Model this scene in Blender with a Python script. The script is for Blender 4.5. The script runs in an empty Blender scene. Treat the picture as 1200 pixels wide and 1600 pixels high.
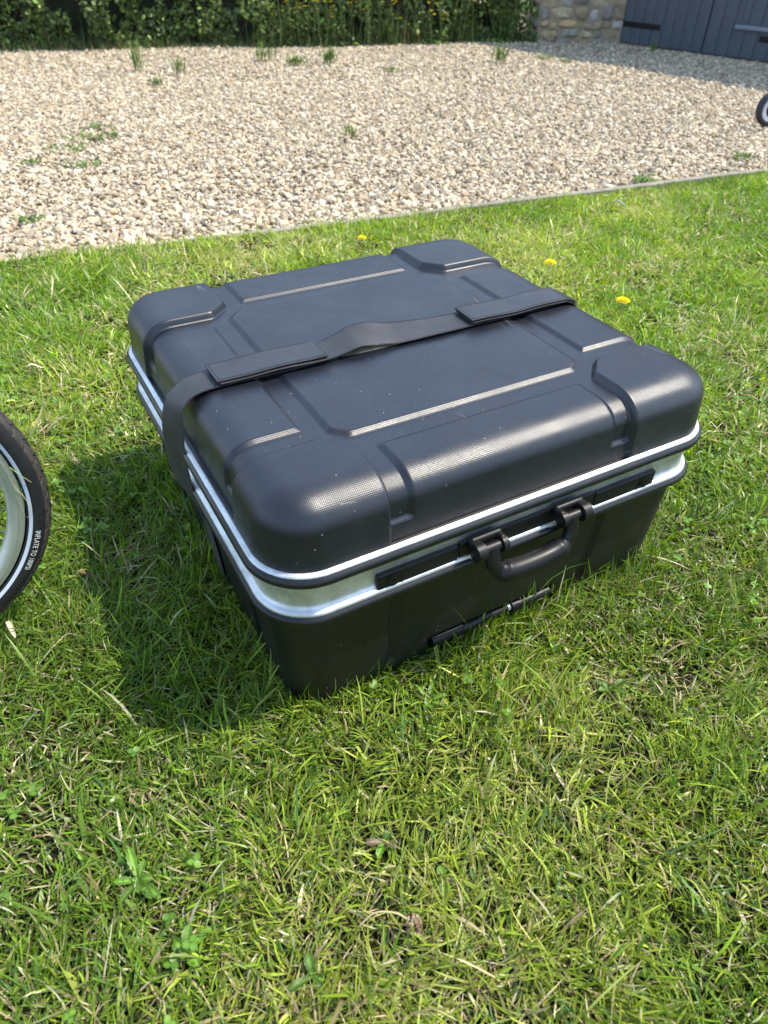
import bpy, math, random
import numpy as np
from mathutils import Matrix, Vector

rng = np.random.default_rng(7)
random.seed(7)
scene = bpy.context.scene
COL = scene.collection
R = math.radians

# ------------------------------------------------------------------ camera
CAM_H = 0.7655
F_PX, PITCH, ROLL = 1090.24, 0.6969, 0.0185
cam_d = bpy.data.cameras.new("camera")
cam = bpy.data.objects.new("camera", cam_d)
COL.objects.link(cam)
X = Vector((1, 0, 0)); U = Vector((0, math.sin(PITCH), math.cos(PITCH)))
Rv = X * math.cos(ROLL) + U * math.sin(ROLL)
Uv = U * math.cos(ROLL) - X * math.sin(ROLL)
Bv = Rv.cross(Uv)
m = Matrix((Rv, Uv, Bv)).transposed().to_4x4()
m.translation = Vector((0, 0, CAM_H))
cam.matrix_world = m
cam_d.sensor_fit = 'HORIZONTAL'
cam_d.sensor_width = 36.0
cam_d.lens = F_PX / 1200 * 36.0
cam_d.clip_start = 0.02
cam_d.clip_end = 800
cam_d.dof.use_dof = True
cam_d.dof.focus_distance = 1.0
cam_d.dof.aperture_fstop = 9.0
scene.camera = cam

# ------------------------------------------------------------------ light
SUN_AZ = math.atan2(0.03, 0.213)      # direction towards the sun in the ground plane, from +x
SUN_EL = R(58)
w = bpy.data.worlds.new("World")
scene.world = w
w.use_nodes = True
nt = w.node_tree
for n in list(nt.nodes): nt.nodes.remove(n)
sky = nt.nodes.new('ShaderNodeTexSky')
sky.sky_type = 'NISHITA'
sky.sun_disc = False
sky.sun_elevation = SUN_EL
sky.sun_rotation = math.pi / 2 - SUN_AZ
sky.air_density = 1.0
sky.dust_density = .6
bg = nt.nodes.new('ShaderNodeBackground'); bg.inputs[1].default_value = 0.15
wo = nt.nodes.new('ShaderNodeOutputWorld')
# unseen bluish cloud and low haze, added to lift shade fill and lid reflections
wtc = nt.nodes.new('ShaderNodeTexCoord')
wnz = nt.nodes.new('ShaderNodeTexNoise'); wnz.inputs['Scale'].default_value = 2.4; wnz.inputs['Detail'].default_value = 7; wnz.inputs['Roughness'].default_value = .6
wrp = nt.nodes.new('ShaderNodeValToRGB'); wrp.color_ramp.elements[0].position = .42; wrp.color_ramp.elements[1].position = .66
wrp.color_ramp.elements[0].color = (.10, .10, .10, 1); wrp.color_ramp.elements[1].color = (.75, .75, .75, 1)
wmx = nt.nodes.new('ShaderNodeMix'); wmx.data_type = 'RGBA'; wmx.inputs[7].default_value = (6.9, 8.8, 11.9, 1)
nt.links.new(wtc.outputs['Generated'], wnz.inputs['Vector']); nt.links.new(wnz.outputs[0], wrp.inputs[0])
wdt = nt.nodes.new('ShaderNodeVectorMath'); wdt.operation = 'DOT_PRODUCT'; wdt.inputs[1].default_value = (-.05, .45, -.90)
wmr = nt.nodes.new('ShaderNodeMapRange'); wmr.interpolation_type = 'SMOOTHSTEP'
for i_, v_ in ((1, -.55), (2, .12), (3, .42), (4, 1.0)): wmr.inputs[i_].default_value = v_
wml = nt.nodes.new('ShaderNodeMath'); wml.operation = 'MULTIPLY'
wad = nt.nodes.new('ShaderNodeMath'); wad.operation = 'MULTIPLY_ADD'; wad.inputs[1].default_value = .45; wad.inputs[2].default_value = -.20
nt.links.new(wtc.outputs['Generated'], wdt.inputs[0]); nt.links.new(wdt.outputs['Value'], wmr.inputs[0])
nt.links.new(wmr.outputs[0], wad.inputs[0])
wmx2 = nt.nodes.new('ShaderNodeMath'); wmx2.operation = 'MAXIMUM'; wmx2.inputs[1].default_value = 0
nt.links.new(wad.outputs[0], wmx2.inputs[0])
wsm = nt.nodes.new('ShaderNodeMath'); wsm.operation = 'ADD'; wsm.use_clamp = True
nt.links.new(wrp.outputs[0], wml.inputs[0]); nt.links.new(wmr.outputs[0], wml.inputs[1])
nt.links.new(wml.outputs[0], wsm.inputs[0]); nt.links.new(wmx2.outputs[0], wsm.inputs[1])
nt.links.new(wsm.outputs[0], wmx.inputs[0]); nt.links.new(sky.outputs[0], wmx.inputs[6])
nt.links.new(wmx.outputs[2], bg.inputs[0]); nt.links.new(bg.outputs[0], wo.inputs[0])

sd = bpy.data.lights.new("sun", 'SUN')
sd.energy = 3.6
sd.angle = R(0.53)
sd.color = (1.0, 0.93, 0.80)
sun = bpy.data.objects.new("sun", sd)
COL.objects.link(sun)
dirv = Vector((math.cos(SUN_EL) * math.cos(SUN_AZ), math.cos(SUN_EL) * math.sin(SUN_AZ), math.sin(SUN_EL)))
sun.rotation_euler = dirv.to_track_quat('Z', 'Y').to_euler()
sun.location = dirv * 20

scene.view_settings.view_transform = 'Standard'
scene.view_settings.look = 'None'
scene.view_settings.gamma = 1
scene.view_settings.exposure = 0.93
scene.render.engine = 'CYCLES'

# ------------------------------------------------------------------ helpers
def tag(o, label=None, cat=None, group=None, kind=None):
    if label: o['label'] = label
    if cat: o['category'] = cat
    if group: o['group'] = group
    if kind: o['kind'] = kind
    return o

def empty(name, loc=(0, 0, 0), rz=0.0, **kw):
    o = bpy.data.objects.new(name, None)
    COL.objects.link(o)
    o.location = loc
    o.rotation_euler = (0, 0, rz)
    o.empty_display_size = 0.05
    return tag(o, **kw)

def mesh(name, v, f, mat, parent=None, smooth=True, col=None, uv=None):
    """v (n,3); f (m,3) or (m,4) int array, or list of mixed faces."""
    me = bpy.data.meshes.new(name)
    v = np.asarray(v, dtype=np.float32)
    if isinstance(f, np.ndarray):
        k = f.shape[1]
        me.vertices.add(len(v)); me.vertices.foreach_set('co', v.ravel())
        me.loops.add(f.size); me.loops.foreach_set('vertex_index', f.astype(np.int32).ravel())
        me.polygons.add(len(f))
        me.polygons.foreach_set('loop_start', np.arange(0, f.size, k, dtype=np.int32))
        me.update(calc_edges=True)
    else:
        me.from_pydata([tuple(map(float, p)) for p in v], [], [tuple(map(int, q)) for q in f])
    me.polygons.foreach_set('use_smooth', np.full(len(me.polygons), smooth, dtype=bool))
    if col is not None:
        a = me.color_attributes.new('Col', 'FLOAT_COLOR', 'POINT')
        c = np.ones((len(v), 4), dtype=np.float32); c[:, :3] = col
        a.data.foreach_set('color', c.ravel())
    if uv is not None:
        ul = me.uv_layers.new(name='UVMap')
        li = np.empty(len(me.loops), dtype=np.int32); me.loops.foreach_get('vertex_index', li)
        ul.data.foreach_set('uv', np.asarray(uv, dtype=np.float32)[li].ravel())
    me.validate()
    me.update()
    if mat: me.materials.append(mat)
    o = bpy.data.objects.new(name, me)
    COL.objects.link(o)
    if parent: o.parent = parent
    return o

class MB:
    """collects simple solids for ONE part"""
    def __init__(s): s.v = []; s.f = []; s.c = []
    def add(s, v, f, c=None):
        k = len(s.v)
        if c is not None and np.ndim(c) == 2:
            s.v += [tuple(p) for p in v]; s.f += [tuple(i + k for i in q) for q in f]; s.c += [tuple(q) for q in c]; return
        s.v += [tuple(p) for p in v]; s.f += [tuple(i + k for i in q) for q in f]
        s.c += [c or (1, 1, 1)] * len(v)
    def grid(s, P, cu=False, cv=False, c=None):
        P = np.asarray(P); a, b = P.shape[:2]; fs = []
        for i in range(a if cu else a - 1):
            for j in range(b if cv else b - 1):
                fs.append((i * b + j, ((i + 1) % a) * b + j, ((i + 1) % a) * b + (j + 1) % b, i * b + (j + 1) % b))
        s.add(P.reshape(-1, 3), fs, c)
    def box(s, lo, hi, bev=0.0, c=None, M=None):
        lo = np.array(lo, float); hi = np.array(hi, float); ctr = (lo + hi) / 2; h = (hi - lo) / 2
        b = min(bev, h.min() * 0.95)
        if b <= 0:
            vs = [(ctr + h * np.array(q)) for q in [(-1,-1,-1),(1,-1,-1),(1,1,-1),(-1,1,-1),(-1,-1,1),(1,-1,1),(1,1,1),(-1,1,1)]]
            fs = [(0,3,2,1),(4,5,6,7),(0,1,5,4),(1,2,6,5),(2,3,7,6),(3,0,4,7)]
        else:
            # rings of rounded rectangles stacked in z
            vs = []; fs = []; K = 4
            def ring(inset, z):
                hx, hy = h[0] - inset, h[1] - inset; r = max(b - inset, 1e-5) if b > inset else 1e-5
                r = b
                out = []
                for sx, sy, a0 in ((1,1,0),(-1,1,90),(-1,-1,180),(1,-1,270)):
                    for k in range(K + 1):
                        a = R(a0 + 90 * k / K)
                        rr = max(r - inset, 1e-5)
                        out.append((ctr[0] + sx * (h[0] - r) + rr * math.cos(a), ctr[1] + sy * (h[1] - r) + rr * math.sin(a), z))
                return out
            rings = []
            for k in range(K + 1):
                a = R(90 * k / K); rings.append((b * (1 - math.sin(a)), lo[2] + b * (1 - math.cos(a))))
            for k in range(K, -1, -1):
                a = R(90 * k / K); rings.append((b * (1 - math.sin(a)), hi[2] - b * (1 - math.cos(a))))
            n = 4 * (K + 1)
            for ins, z in rings: vs += ring(ins, z)
            for i in range(len(rings) - 1):
                for j in range(n):
                    fs.append((i * n + j, i * n + (j + 1) % n, (i + 1) * n + (j + 1) % n, (i + 1) * n + j))
            fs.append(tuple(range(n))[::-1]); k0 = (len(rings) - 1) * n
            fs.append(tuple(range(k0, k0 + n)))
        vs = np.array(vs)
        if M is not None: vs = np.array([tuple(M @ Vector(p)) for p in vs])
        s.add(vs, fs, c)
    def tube(s, pts, ra, rb=None, ref=(0, 1, 0), n=14, caps=True, c=None, power=1.0):
        pts = np.asarray(pts, float); N = len(pts)
        ra = np.broadcast_to(ra, N); rb = ra if rb is None else np.broadcast_to(rb, N)
        T = np.gradient(pts, axis=0); T /= np.linalg.norm(T, axis=1)[:, None]
        ref = np.array(ref, float); P = []
        for i in range(N):
            a = ref - T[i] * (ref @ T[i]); a /= np.linalg.norm(a); b = np.cross(T[i], a)
            row = []
            for k in range(n):
                t = 2 * math.pi * k / n; ct, st = math.cos(t), math.sin(t)
                ct = math.copysign(abs(ct) ** power, ct); st = math.copysign(abs(st) ** power, st)
                row.append(pts[i] + a * ra[i] * ct + b * rb[i] * st)
            P.append(row)
        k0 = len(s.v)
        s.grid(P, cv=True, c=c)
        if caps:
            s.f.append(tuple(k0 + j for j in range(n))); s.f.append(tuple(k0 + (N - 1) * n + j for j in range(n))[::-1])
    def build(s, name, mat, parent=None, smooth=False, col=False):
        o = mesh(name, np.array(s.v), s.f, mat, parent, smooth, np.array(s.c)[:, :3] if col else None)
        return o

def auto_smooth(o, ang=35):
    me = o.data
    me.polygons.foreach_set('use_smooth', np.ones(len(me.polygons), dtype=bool))
    me.set_sharp_from_angle(angle=R(ang))
    return o

def vnoise(x, y, seed=0):
    """smooth value noise 0..1"""
    xi = np.floor(x).astype(np.int64); yi = np.floor(y).astype(np.int64)
    fx = x - xi; fy = y - yi
    fx = fx * fx * (3 - 2 * fx); fy = fy * fy * (3 - 2 * fy)
    def hsh(a, b):
        n = (a * 374761393 + b * 668265263 + seed * 1442695041) & 0xffffffff
        n = ((n ^ (n >> 13)) * 1274126177) & 0xffffffff
        return ((n ^ (n >> 16)) & 0xffff) / 65535.0
    a = hsh(xi, yi); b = hsh(xi + 1, yi); c = hsh(xi, yi + 1); d = hsh(xi + 1, yi + 1)
    return (a * (1 - fx) + b * fx) * (1 - fy) + (c * (1 - fx) + d * fx) * fy

def fbm(x, y, seed=0, o=3):
    r = 0; a = 0.5; t = 0
    for k in range(o):
        r = r + a * vnoise(x * 2 ** k, y * 2 ** k, seed + k * 17); t += a; a *= .5
    return r / t

def sstep(x):
    x = np.clip(x, 0, 1); return x * x * (3 - 2 * x)

# ------------------------------------------------------------------ materials
class NT:
    def __init__(s, name):
        s.m = bpy.data.materials.new(name); s.m.use_nodes = True
        s.t = s.m.node_tree; s.b = s.t.nodes['Principled BSDF']; s.o = s.t.nodes['Material Output']
    def n(s, typ, **kw):
        nd = s.t.nodes.new(typ)
        for k, v in kw.items(): setattr(nd, k, v)
        return nd
    def l(s, a, b): s.t.links.new(a, b)
    def setb(s, **kw):
        names = dict(col='Base Color', rough='Roughness', metal='Metallic', spec='Specular IOR Level', coat='Coat Weight', sheen='Sheen Weight', crough='Coat Roughness')
        for k, v in kw.items():
            i = s.b.inputs[names[k]]
            if k == 'col': i.default_value = (*v, 1)
            else: i.default_value = v
        return s
    def noise(s, scale, detail=4, rough=.55, vec=None, dist=0):
        nd = s.n('ShaderNodeTexNoise'); nd.inputs['Scale'].default_value = scale
        nd.inputs['Detail'].default_value = detail; nd.inputs['Roughness'].default_value = rough
        nd.inputs['Distortion'].default_value = dist
        if vec is not None: s.l(vec, nd.inputs['Vector'])
        return nd
    def ramp(s, fac, stops):
        r = s.n('ShaderNodeValToRGB'); e = r.color_ramp.elements
        while len(e) < len(stops): e.new(0.5)
        for el, (p, c) in zip(e, stops):
            el.position = p; el.color = (*c, 1) if len(c) == 3 else c
        s.l(fac, r.inputs[0]); return r
    def bump(s, h, strength=.5, dist=.001, prev=None):
        b = s.n('ShaderNodeBump'); b.inputs['Strength'].default_value = strength; b.inputs['Distance'].default_value = dist
        s.l(h, b.inputs['Height'])
        if prev is not None: s.l(prev, b.inputs['Normal'])
        return b
    def math(s, op, a, b=None):
        n = s.n('ShaderNodeMath', operation=op)
        for i, x in enumerate((a, b)):
            if x is None: continue
            if isinstance(x, (int, float)): n.inputs[i].default_value = x
            else: s.l(x, n.inputs[i])
        return n.outputs[0]

def g(v): return (v, v, v)

def mat_plastic(name, base, rough, texture=True, dust=True, DF=.022, spec=.5, SC=1.0):
    s = NT(name); s.setb(col=base, rough=rough, spec=spec)
    tc = s.n('ShaderNodeTexCoord')
    prev = None
    if texture:
        sep = s.n('ShaderNodeSeparateXYZ'); s.l(tc.outputs['UV'], sep.inputs[0])
        k = 2 * math.pi / 0.0025
        a = s.math('SINE', s.math('MULTIPLY', s.math('ADD', sep.outputs[0], sep.outputs[1]), k * .62))
        b = s.math('SINE', s.math('MULTIPLY', s.math('SUBTRACT', sep.outputs[0], sep.outputs[1]), k * .62))
        hgt = s.math('MULTIPLY', a, b)
        bm = s.bump(hgt, .38, .00024); prev = bm.outputs[0]
    nz = s.noise(900, 3, vec=tc.outputs['Object'])
    bm2 = s.bump(nz.outputs[0], .35, .0002, prev)
    nl = s.noise(3.5, 3, vec=tc.outputs['Object'])
    bm3 = s.bump(nl.outputs[0], .2, .004, bm2.outputs[0])
    s.l(bm3.outputs[0], s.b.inputs['Normal'])
    nr = s.noise(14, 5, .65, vec=tc.outputs['Object'])
    rr = s.ramp(nr.outputs[0], [(.3, g(rough - .06)), (.7, g(rough + .12))])
    s.l(rr.outputs[0], s.b.inputs['Roughness'])
    if dust:
        vo = s.n('ShaderNodeTexVoronoi'); vo.inputs['Scale'].default_value = 105
        s.l(tc.outputs['Object'], vo.inputs['Vector'])
        spk = s.ramp(vo.outputs['Distance'], [(0.05, (1, 1, 1)), (0.085, (0, 0, 0))])
        # only some cells carry a speck
        sc = s.n('ShaderNodeSeparateColor'); s.l(vo.outputs['Color'], sc.inputs[0])
        sel = s.math('GREATER_THAN', sc.outputs[0], .80)
        f1 = s.math('MULTIPLY', spk.outputs[0], sel)
        # thin scratches
        mp = s.n('ShaderNodeMapping'); mp.inputs['Rotation'].default_value = (0, 0, .5); mp.inputs['Scale'].default_value = (1, .12, 1)
        s.l(tc.outputs['Object'], mp.inputs[0])
        vs = s.n('ShaderNodeTexVoronoi', feature='DISTANCE_TO_EDGE'); vs.inputs['Scale'].default_value = 34; s.l(mp.outputs[0], vs.inputs['Vector'])
        ns = s.noise(7, 2, vec=tc.outputs['Object'])
        sm = s.math('MULTIPLY', s.ramp(vs.outputs[0], [(0.0, (1, 1, 1)), (0.012, (0, 0, 0))]).outputs[0],
                    s.ramp(ns.outputs[0], [(.62, (0, 0, 0)), (.68, (.45 * SC, .45 * SC, .45 * SC))]).outputs[0])
        # soft dust film
        nd = s.noise(6, 6, .7, vec=tc.outputs['Object'])
        df = s.ramp(nd.outputs[0], [(.45, (0, 0, 0)), (.8, (DF, DF, DF))])
        tot = s.math('MAXIMUM', s.math('MULTIPLY', f1, .75), s.math('MAXIMUM', sm, df.outputs[0]))
        mx = s.n('ShaderNodeMix', data_type='RGBA'); s.l(tot, mx.inputs[0])
        mx.inputs[6].default_value = (*base, 1); mx.inputs[7].default_value = (.45, .43, .38, 1)
        s.l(mx.outputs[2], s.b.inputs['Base Color'])
    return s.m

M_LID = mat_plastic('black_textured_plastic', (.0045, .0062, .0120), .355, spec=.66)
M_BASEP = mat_plastic('black_shell_plastic', (.0040, .0048, .0048), .42, DF=.006, SC=0.0)
M_SMOOTHP = mat_plastic('black_smooth_plastic', (.0035, .0036, .0042), .44, texture=False, dust=False, spec=.38)
M_RUBBER = mat_plastic('black_rubber', (.0035, .0040, .0050), .33, texture=False, dust=False)

def mat_alu():
    s = NT('brushed_aluminium'); s.setb(col=(.80, .81, .82), metal=1.0, rough=.36)
    tc = s.n('ShaderNodeTexCoord'); mp = s.n('ShaderNodeMapping'); mp.inputs['Scale'].default_value = (3, 3, 900)
    s.l(tc.outputs['Object'], mp.inputs[0])
    nz = s.noise(1.0, 4, .6, vec=mp.outputs[0])
    s.l(s.ramp(nz.outputs[0], [(.3, g(.40)), (.7, g(.60))]).outputs[0], s.b.inputs['Roughness'])
    s.l(s.bump(nz.outputs[0], .25, .0004).outputs[0], s.b.inputs['Normal'])
    n2 = s.noise(25, 5, .7, vec=tc.outputs['Object'])
    s.l(s.ramp(n2.outputs[0], [(.35, (.52, .53, .52)), (.6, (.76, .77, .77))]).outputs[0], s.b.inputs['Base Color'])
    return s.m
M_ALU = mat_alu()

def mat_simple(name, col, rough=.5, metal=0., bump=None, var=None, spec=.5):
    s = NT(name); s.setb(col=col, rough=rough, metal=metal, spec=spec)
    tc = s.n('ShaderNodeTexCoord')
    if bump:
        nz = s.noise(bump[0], 4, vec=tc.outputs['Object']); s.l(s.bump(nz.outputs[0], bump[1], bump[2]).outputs[0], s.b.inputs['Normal'])
    if var:
        nz = s.noise(var[0], 5, .65, vec=tc.outputs['Object'])
        c2 = var[1]; s.l(s.ramp(nz.outputs[0], [(.35, col), (.7, c2)]).outputs[0], s.b.inputs['Base Color'])
    return s.m

def mat_web():
    s = NT('black_webbing'); s.setb(col=(.013, .0125, .014), rough=.48, sheen=.05, spec=.5)
    tc = s.n('ShaderNodeTexCoord'); sep = s.n('ShaderNodeSeparateXYZ'); s.l(tc.outputs['UV'], sep.inputs[0])
    k = 2 * math.pi / .0022
    a = s.math('SINE', s.math('MULTIPLY', s.math('ADD', sep.outputs[0], s.math('MULTIPLY', sep.outputs[1], .45)), k))
    b = s.math('SINE', s.math('MULTIPLY', sep.outputs[1], k * .6))
    s.l(s.bump(s.math('ADD', a, s.math('MULTIPLY', b, .6)), .3, .0003).outputs[0], s.b.inputs['Normal'])
    nz = s.noise(30, 4, vec=tc.outputs['Object'])
    s.l(s.ramp(nz.outputs[0], [(.4, (.018, .0175, .020)), (.75, (.036, .035, .037))]).outputs[0], s.b.inputs['Base Color'])
    return s.m
M_WEB = mat_web()
M_VINYL = mat_simple('black_vinyl', (.015, .016, .020), .42, bump=(48, .45, .003), var=(18, (.026, .027, .031)))
M_STITCH = mat_simple('black_thread', (.022, .022, .025), .5)
M_HOOK = mat_simple('brown_hook_fabric', (.10, .085, .055), .85, bump=(900, .8, .001), var=(60, (.03, .025, .018)))

def mat_attr(name, rough=.6, spec=.3, trans=0., bump=None, var=.0):
    s = NT(name); s.setb(rough=rough, spec=spec)
    at = s.n('ShaderNodeAttribute'); at.attribute_name = 'Col'
    col = at.outputs['Color']
    tc = s.n('ShaderNodeTexCoord')
    if var:
        nz = s.noise(var, 4, .65, vec=tc.outputs['Object'])
        mx = s.n('ShaderNodeMix', data_type='RGBA', blend_type='MULTIPLY'); mx.inputs[0].default_value = 1
        s.l(col, mx.inputs[6]); s.l(s.ramp(nz.outputs[0], [(.3, g(.62)), (.7, g(1.15))]).outputs[0], mx.inputs[7]); col = mx.outputs[2]
    s.l(col, s.b.inputs['Base Color'])
    if bump:
        nz = s.noise(bump[0], 4, vec=tc.outputs['Object']); s.l(s.bump(nz.outputs[0], bump[1], bump[2]).outputs[0], s.b.inputs['Normal'])
    if trans:
        tr = s.n('ShaderNodeBsdfTranslucent'); hs = s.n('ShaderNodeHueSaturation'); hs.inputs['Saturation'].default_value = 1.12
        hs.inputs['Value'].default_value = 1.25; s.l(col, hs.inputs['Color']); s.l(hs.outputs[0], tr.inputs[0])
        ms = s.n('ShaderNodeMixShader'); ms.inputs[0].default_value = trans
        s.l(s.b.outputs[0], ms.inputs[1]); s.l(tr.outputs[0], ms.inputs[2]); s.l(ms.outputs[0], s.o.inputs[0])
    return s.m
M_BLADE = mat_attr('grass_blade', .36, .40, .40)
M_LEAF = mat_attr('leaf', .45, .4, .30)
M_PEBBLE = mat_attr('pebble', .75, .25, 0, bump=(220, .5, .002), var=90)
M_STONE = mat_attr('rubble_stone', .9, .15, 0, bump=(35, .9, .012), var=14)

# ------------------------------------------------------------------ ground surfaces
def edge_y(x):
    """line of the board between lawn and gravel"""
    return 2.463 + 0.4520 * (x + .019) - 0.012 * (x + .02) ** 2 * np.sign(x + .02) * 0.6 + 0.006 * np.sin(2.1 * x)

def lawn_h(x, y):
    return .018 * sstep((-x - .33) / .3) - .010 * (1 - sstep((y - 1.4) / .6)) + 0.012 * (fbm(x * 1.7 + 5, y * 1.7, 3, 2) - .5) + 0.010 * (fbm(x * 9, y * 9, 5, 2) - .5)

def mat_soil():
    s = NT('soil_and_thatch'); s.setb(rough=.95, spec=.1)
    tc = s.n('ShaderNodeTexCoord')
    a = s.noise(3, 6, .7, vec=tc.outputs['Object']); b = s.noise(160, 6, .75, vec=tc.outputs['Object'])
    c1 = s.ramp(b.outputs[0], [(.3, (.012, .010, .005)), (.5, (.030, .028, .010)), (.72, (.11, .085, .04))])
    c2 = s.ramp(b.outputs[0], [(.3, (.010, .014, .005)), (.5, (.025, .036, .010)), (.72, (.07, .09, .03))])
    mx = s.n('ShaderNodeMix', data_type='RGBA')
    s.l(s.ramp(a.outputs[0], [(.4, g(0)), (.6, g(1))]).outputs[0], mx.inputs[0]); s.l(c1.outputs[0], mx.inputs[6]); s.l(c2.outputs[0], mx.inputs[7])
    s.l(mx.outputs[2], s.b.inputs['Base Color'])
    s.l(s.bump(b.outputs[0], 1, .01).outputs[0], s.b.inputs['Normal'])
    return s.m
M_SOIL = mat_soil()

# big sheet to the horizon
mesh('ground', [(-400, -400, -.06), (400, -400, -.06), (400, 400, -.06), (-400, 400, -.06)], [(0, 1, 2, 3)],
     mat_simple('meadow', (.05, .085, .02), .95, var=(.8, (.10, .12, .035)), spec=.1))['kind'] = 'structure'

# lawn sheet
nx, ny = 200, 160
xs = np.linspace(-6, 6, nx); V = []
P = np.zeros((ny, nx, 3))
for j in range(ny):
    t = j / (ny - 1)
    y = -5 + (edge_y(xs) + 5 + .0) * (1 - (1 - t) ** 1.8)
    P[j, :, 0] = xs; P[j, :, 1] = y; P[j, :, 2] = lawn_h(xs, y) - .004
idx = np.arange(nx * ny).reshape(ny, nx)
F = np.stack([idx[:-1, :-1], idx[:-1, 1:], idx[1:, 1:], idx[1:, :-1]], -1).reshape(-1, 4)
mesh('lawn', P.reshape(-1, 3), F, M_SOIL)['kind'] = 'structure'

# gravel bed sheet
def mat_gravelbed():
    s = NT('gravel_bed'); s.setb(rough=.95, spec=.1)
    tc = s.n('ShaderNodeTexCoord')
    v = s.n('ShaderNodeTexVoronoi'); v.inputs['Scale'].default_value = 70; s.l(tc.outputs['Object'], v.inputs['Vector'])
    sc = s.n('ShaderNodeSeparateColor'); s.l(v.outputs['Color'], sc.inputs[0])
    s.l(s.ramp(sc.outputs[0], [(0, (.10, .085, .065)), (.5, (.24, .20, .15)), (1, (.42, .37, .29))]).outputs[0], s.b.inputs['Base Color'])
    s.l(s.bump(v.outputs['Distance'], 1, .02).outputs[0], s.b.inputs['Normal'])
    return s.m
nx, ny = 140, 90
xs = np.linspace(-9, 7, nx)
P = np.zeros((ny, nx, 3))
for j in range(ny):
    y0 = edge_y(xs) + .02; y = y0 + (10.5 - y0) * j / (ny - 1)
    P[j, :, 0] = xs; P[j, :, 1] = y; P[j, :, 2] = -.014 + .012 * (fbm(xs * 1.2, y * 1.2, 31, 2) - .5)
idx = np.arange(nx * ny).reshape(ny, nx)
F = np.stack([idx[:-1, :-1], idx[:-1, 1:], idx[1:, 1:], idx[1:, :-1]], -1).reshape(-1, 4)
mesh('gravel_drive', P.reshape(-1, 3), F, mat_gravelbed())['kind'] = 'structure'

# timber edging board
xs = np.linspace(-6, 6, 240); ye = edge_y(xs)
dy = np.gradient(ye, xs); nrm = np.stack([-dy, np.ones_like(dy)], 1); nrm /= np.linalg.norm(nrm, axis=1)[:, None]
wv = .014 + .002 * (vnoise(xs * 5, xs * 0, 9) - .5)
top = .018 + .008 * (vnoise(xs * 2.2, xs * 0, 8) - .5)
prof = []
for i in range(len(xs)):
    c = np.array([xs[i], ye[i]]); n = nrm[i] * wv[i]; z = top[i]
    prof.append([(*(c - n), -.05), (*(c - n), z - .003), (*(c - n * .7), z), (*(c + n * .7), z), (*(c + n), z - .003), (*(c + n), -.05)])
mb = MB(); mb.grid(prof)
M_TIMBER = mat_simple('weathered_timber', (.20, .175, .14), .9, bump=(60, .8, .003), var=(25, (.34, .31, .26)), spec=.15)
o = mb.build('edging_board', M_TIMBER)
tag(o, 'thin weathered grey timber edging board dividing lawn from gravel', 'edging')

# ------------------------------------------------------------------ suitcase
YAW, CX, CY = 0.51925, -0.10987, 0.49305
W_, D_, T_ = 0.640, 0.630, 0.3284
W0, D0 = 0.62, 0.5998     # spacing of the moulded panels
RC = 0.060
case = empty('suitcase', (CX, CY, 0), YAW, label='large black hard shell case with aluminium rim closed by a black strap on the lawn', cat='suitcase')

def perimeter(step=.0013, K=36):
    """base points on the inner rectangle and outward directions, counter clockwise"""
    pts = []; nr = []
    x0, x1, y0, y1 = RC, W_ - RC, RC, D_ - RC
    def side(a, b, n):
        L = math.hypot(b[0] - a[0], b[1] - a[1]); k = int(round(L / step))
        for i in range(k): t = i / k; pts.append((a[0] + (b[0] - a[0]) * t, a[1] + (b[1] - a[1]) * t)); nr.append(n)
    def corner(c, a0):
        for i in range(K): a = R(a0 + 90 * i / K); pts.append(c); nr.append((math.cos(a), math.sin(a)))
    side((x0, y0), (x1, y0), (0, -1)); corner((x1, y0), -90)
    side((x1, y0), (x1, y1), (1, 0)); corner((x1, y1), 0)
    side((x1, y1), (x0, y1), (0, 1)); corner((x0, y1), 90)
    side((x0, y1), (x0, y0), (-1, 0)); corner((x0, y0), 180)
    return np.array(pts), np.array(nr)

PU, PV, PC, SU, SV, TU, TV, CU, CV, CC = .139, .1177, .0313, .1614, .0856, .1016, .1467, .1237, .1101, .0206

def smax(*a, k=.003):
    r = a[0]
    for b in a[1:]:
        h = np.clip(.5 + .5 * (r - b) / k, 0, 1); r = b * (1 - h) + r * h + k * h * (1 - h)
    return r

def lid_height(x, y, z):
    xm = np.minimum(x, W0 - x); ym = np.minimum(y, D0 - y)
    def lift(sdv, w=.0078):
        t = np.clip(-sdv / w, 0, 1); return .72 * t + .28 * sstep(t)
    pad = 1 - (1 - np.clip(-smax(xm - PU, ym - PV, (xm + ym - PU - PV + PC) / 1.4142) / .0068, 0, 1)) ** 2.4
    fr = lift(smax(SU - xm, ym - SV)); sdp = lift(smax(TV - ym, xm - TU))
    ce = lift(smax(CU - xm, CV - ym, (CU + CV + CC - xm - ym) / 1.4142))
    h = -.0068 + .0100 * pad + .0043 * (fr + sdp + ce)
    # channels die out above the rim
    zf = sstep((z - .2715) / .007)
    h = np.maximum(h, -.0025) * (1 - zf) + h * zf
    return h

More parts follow.
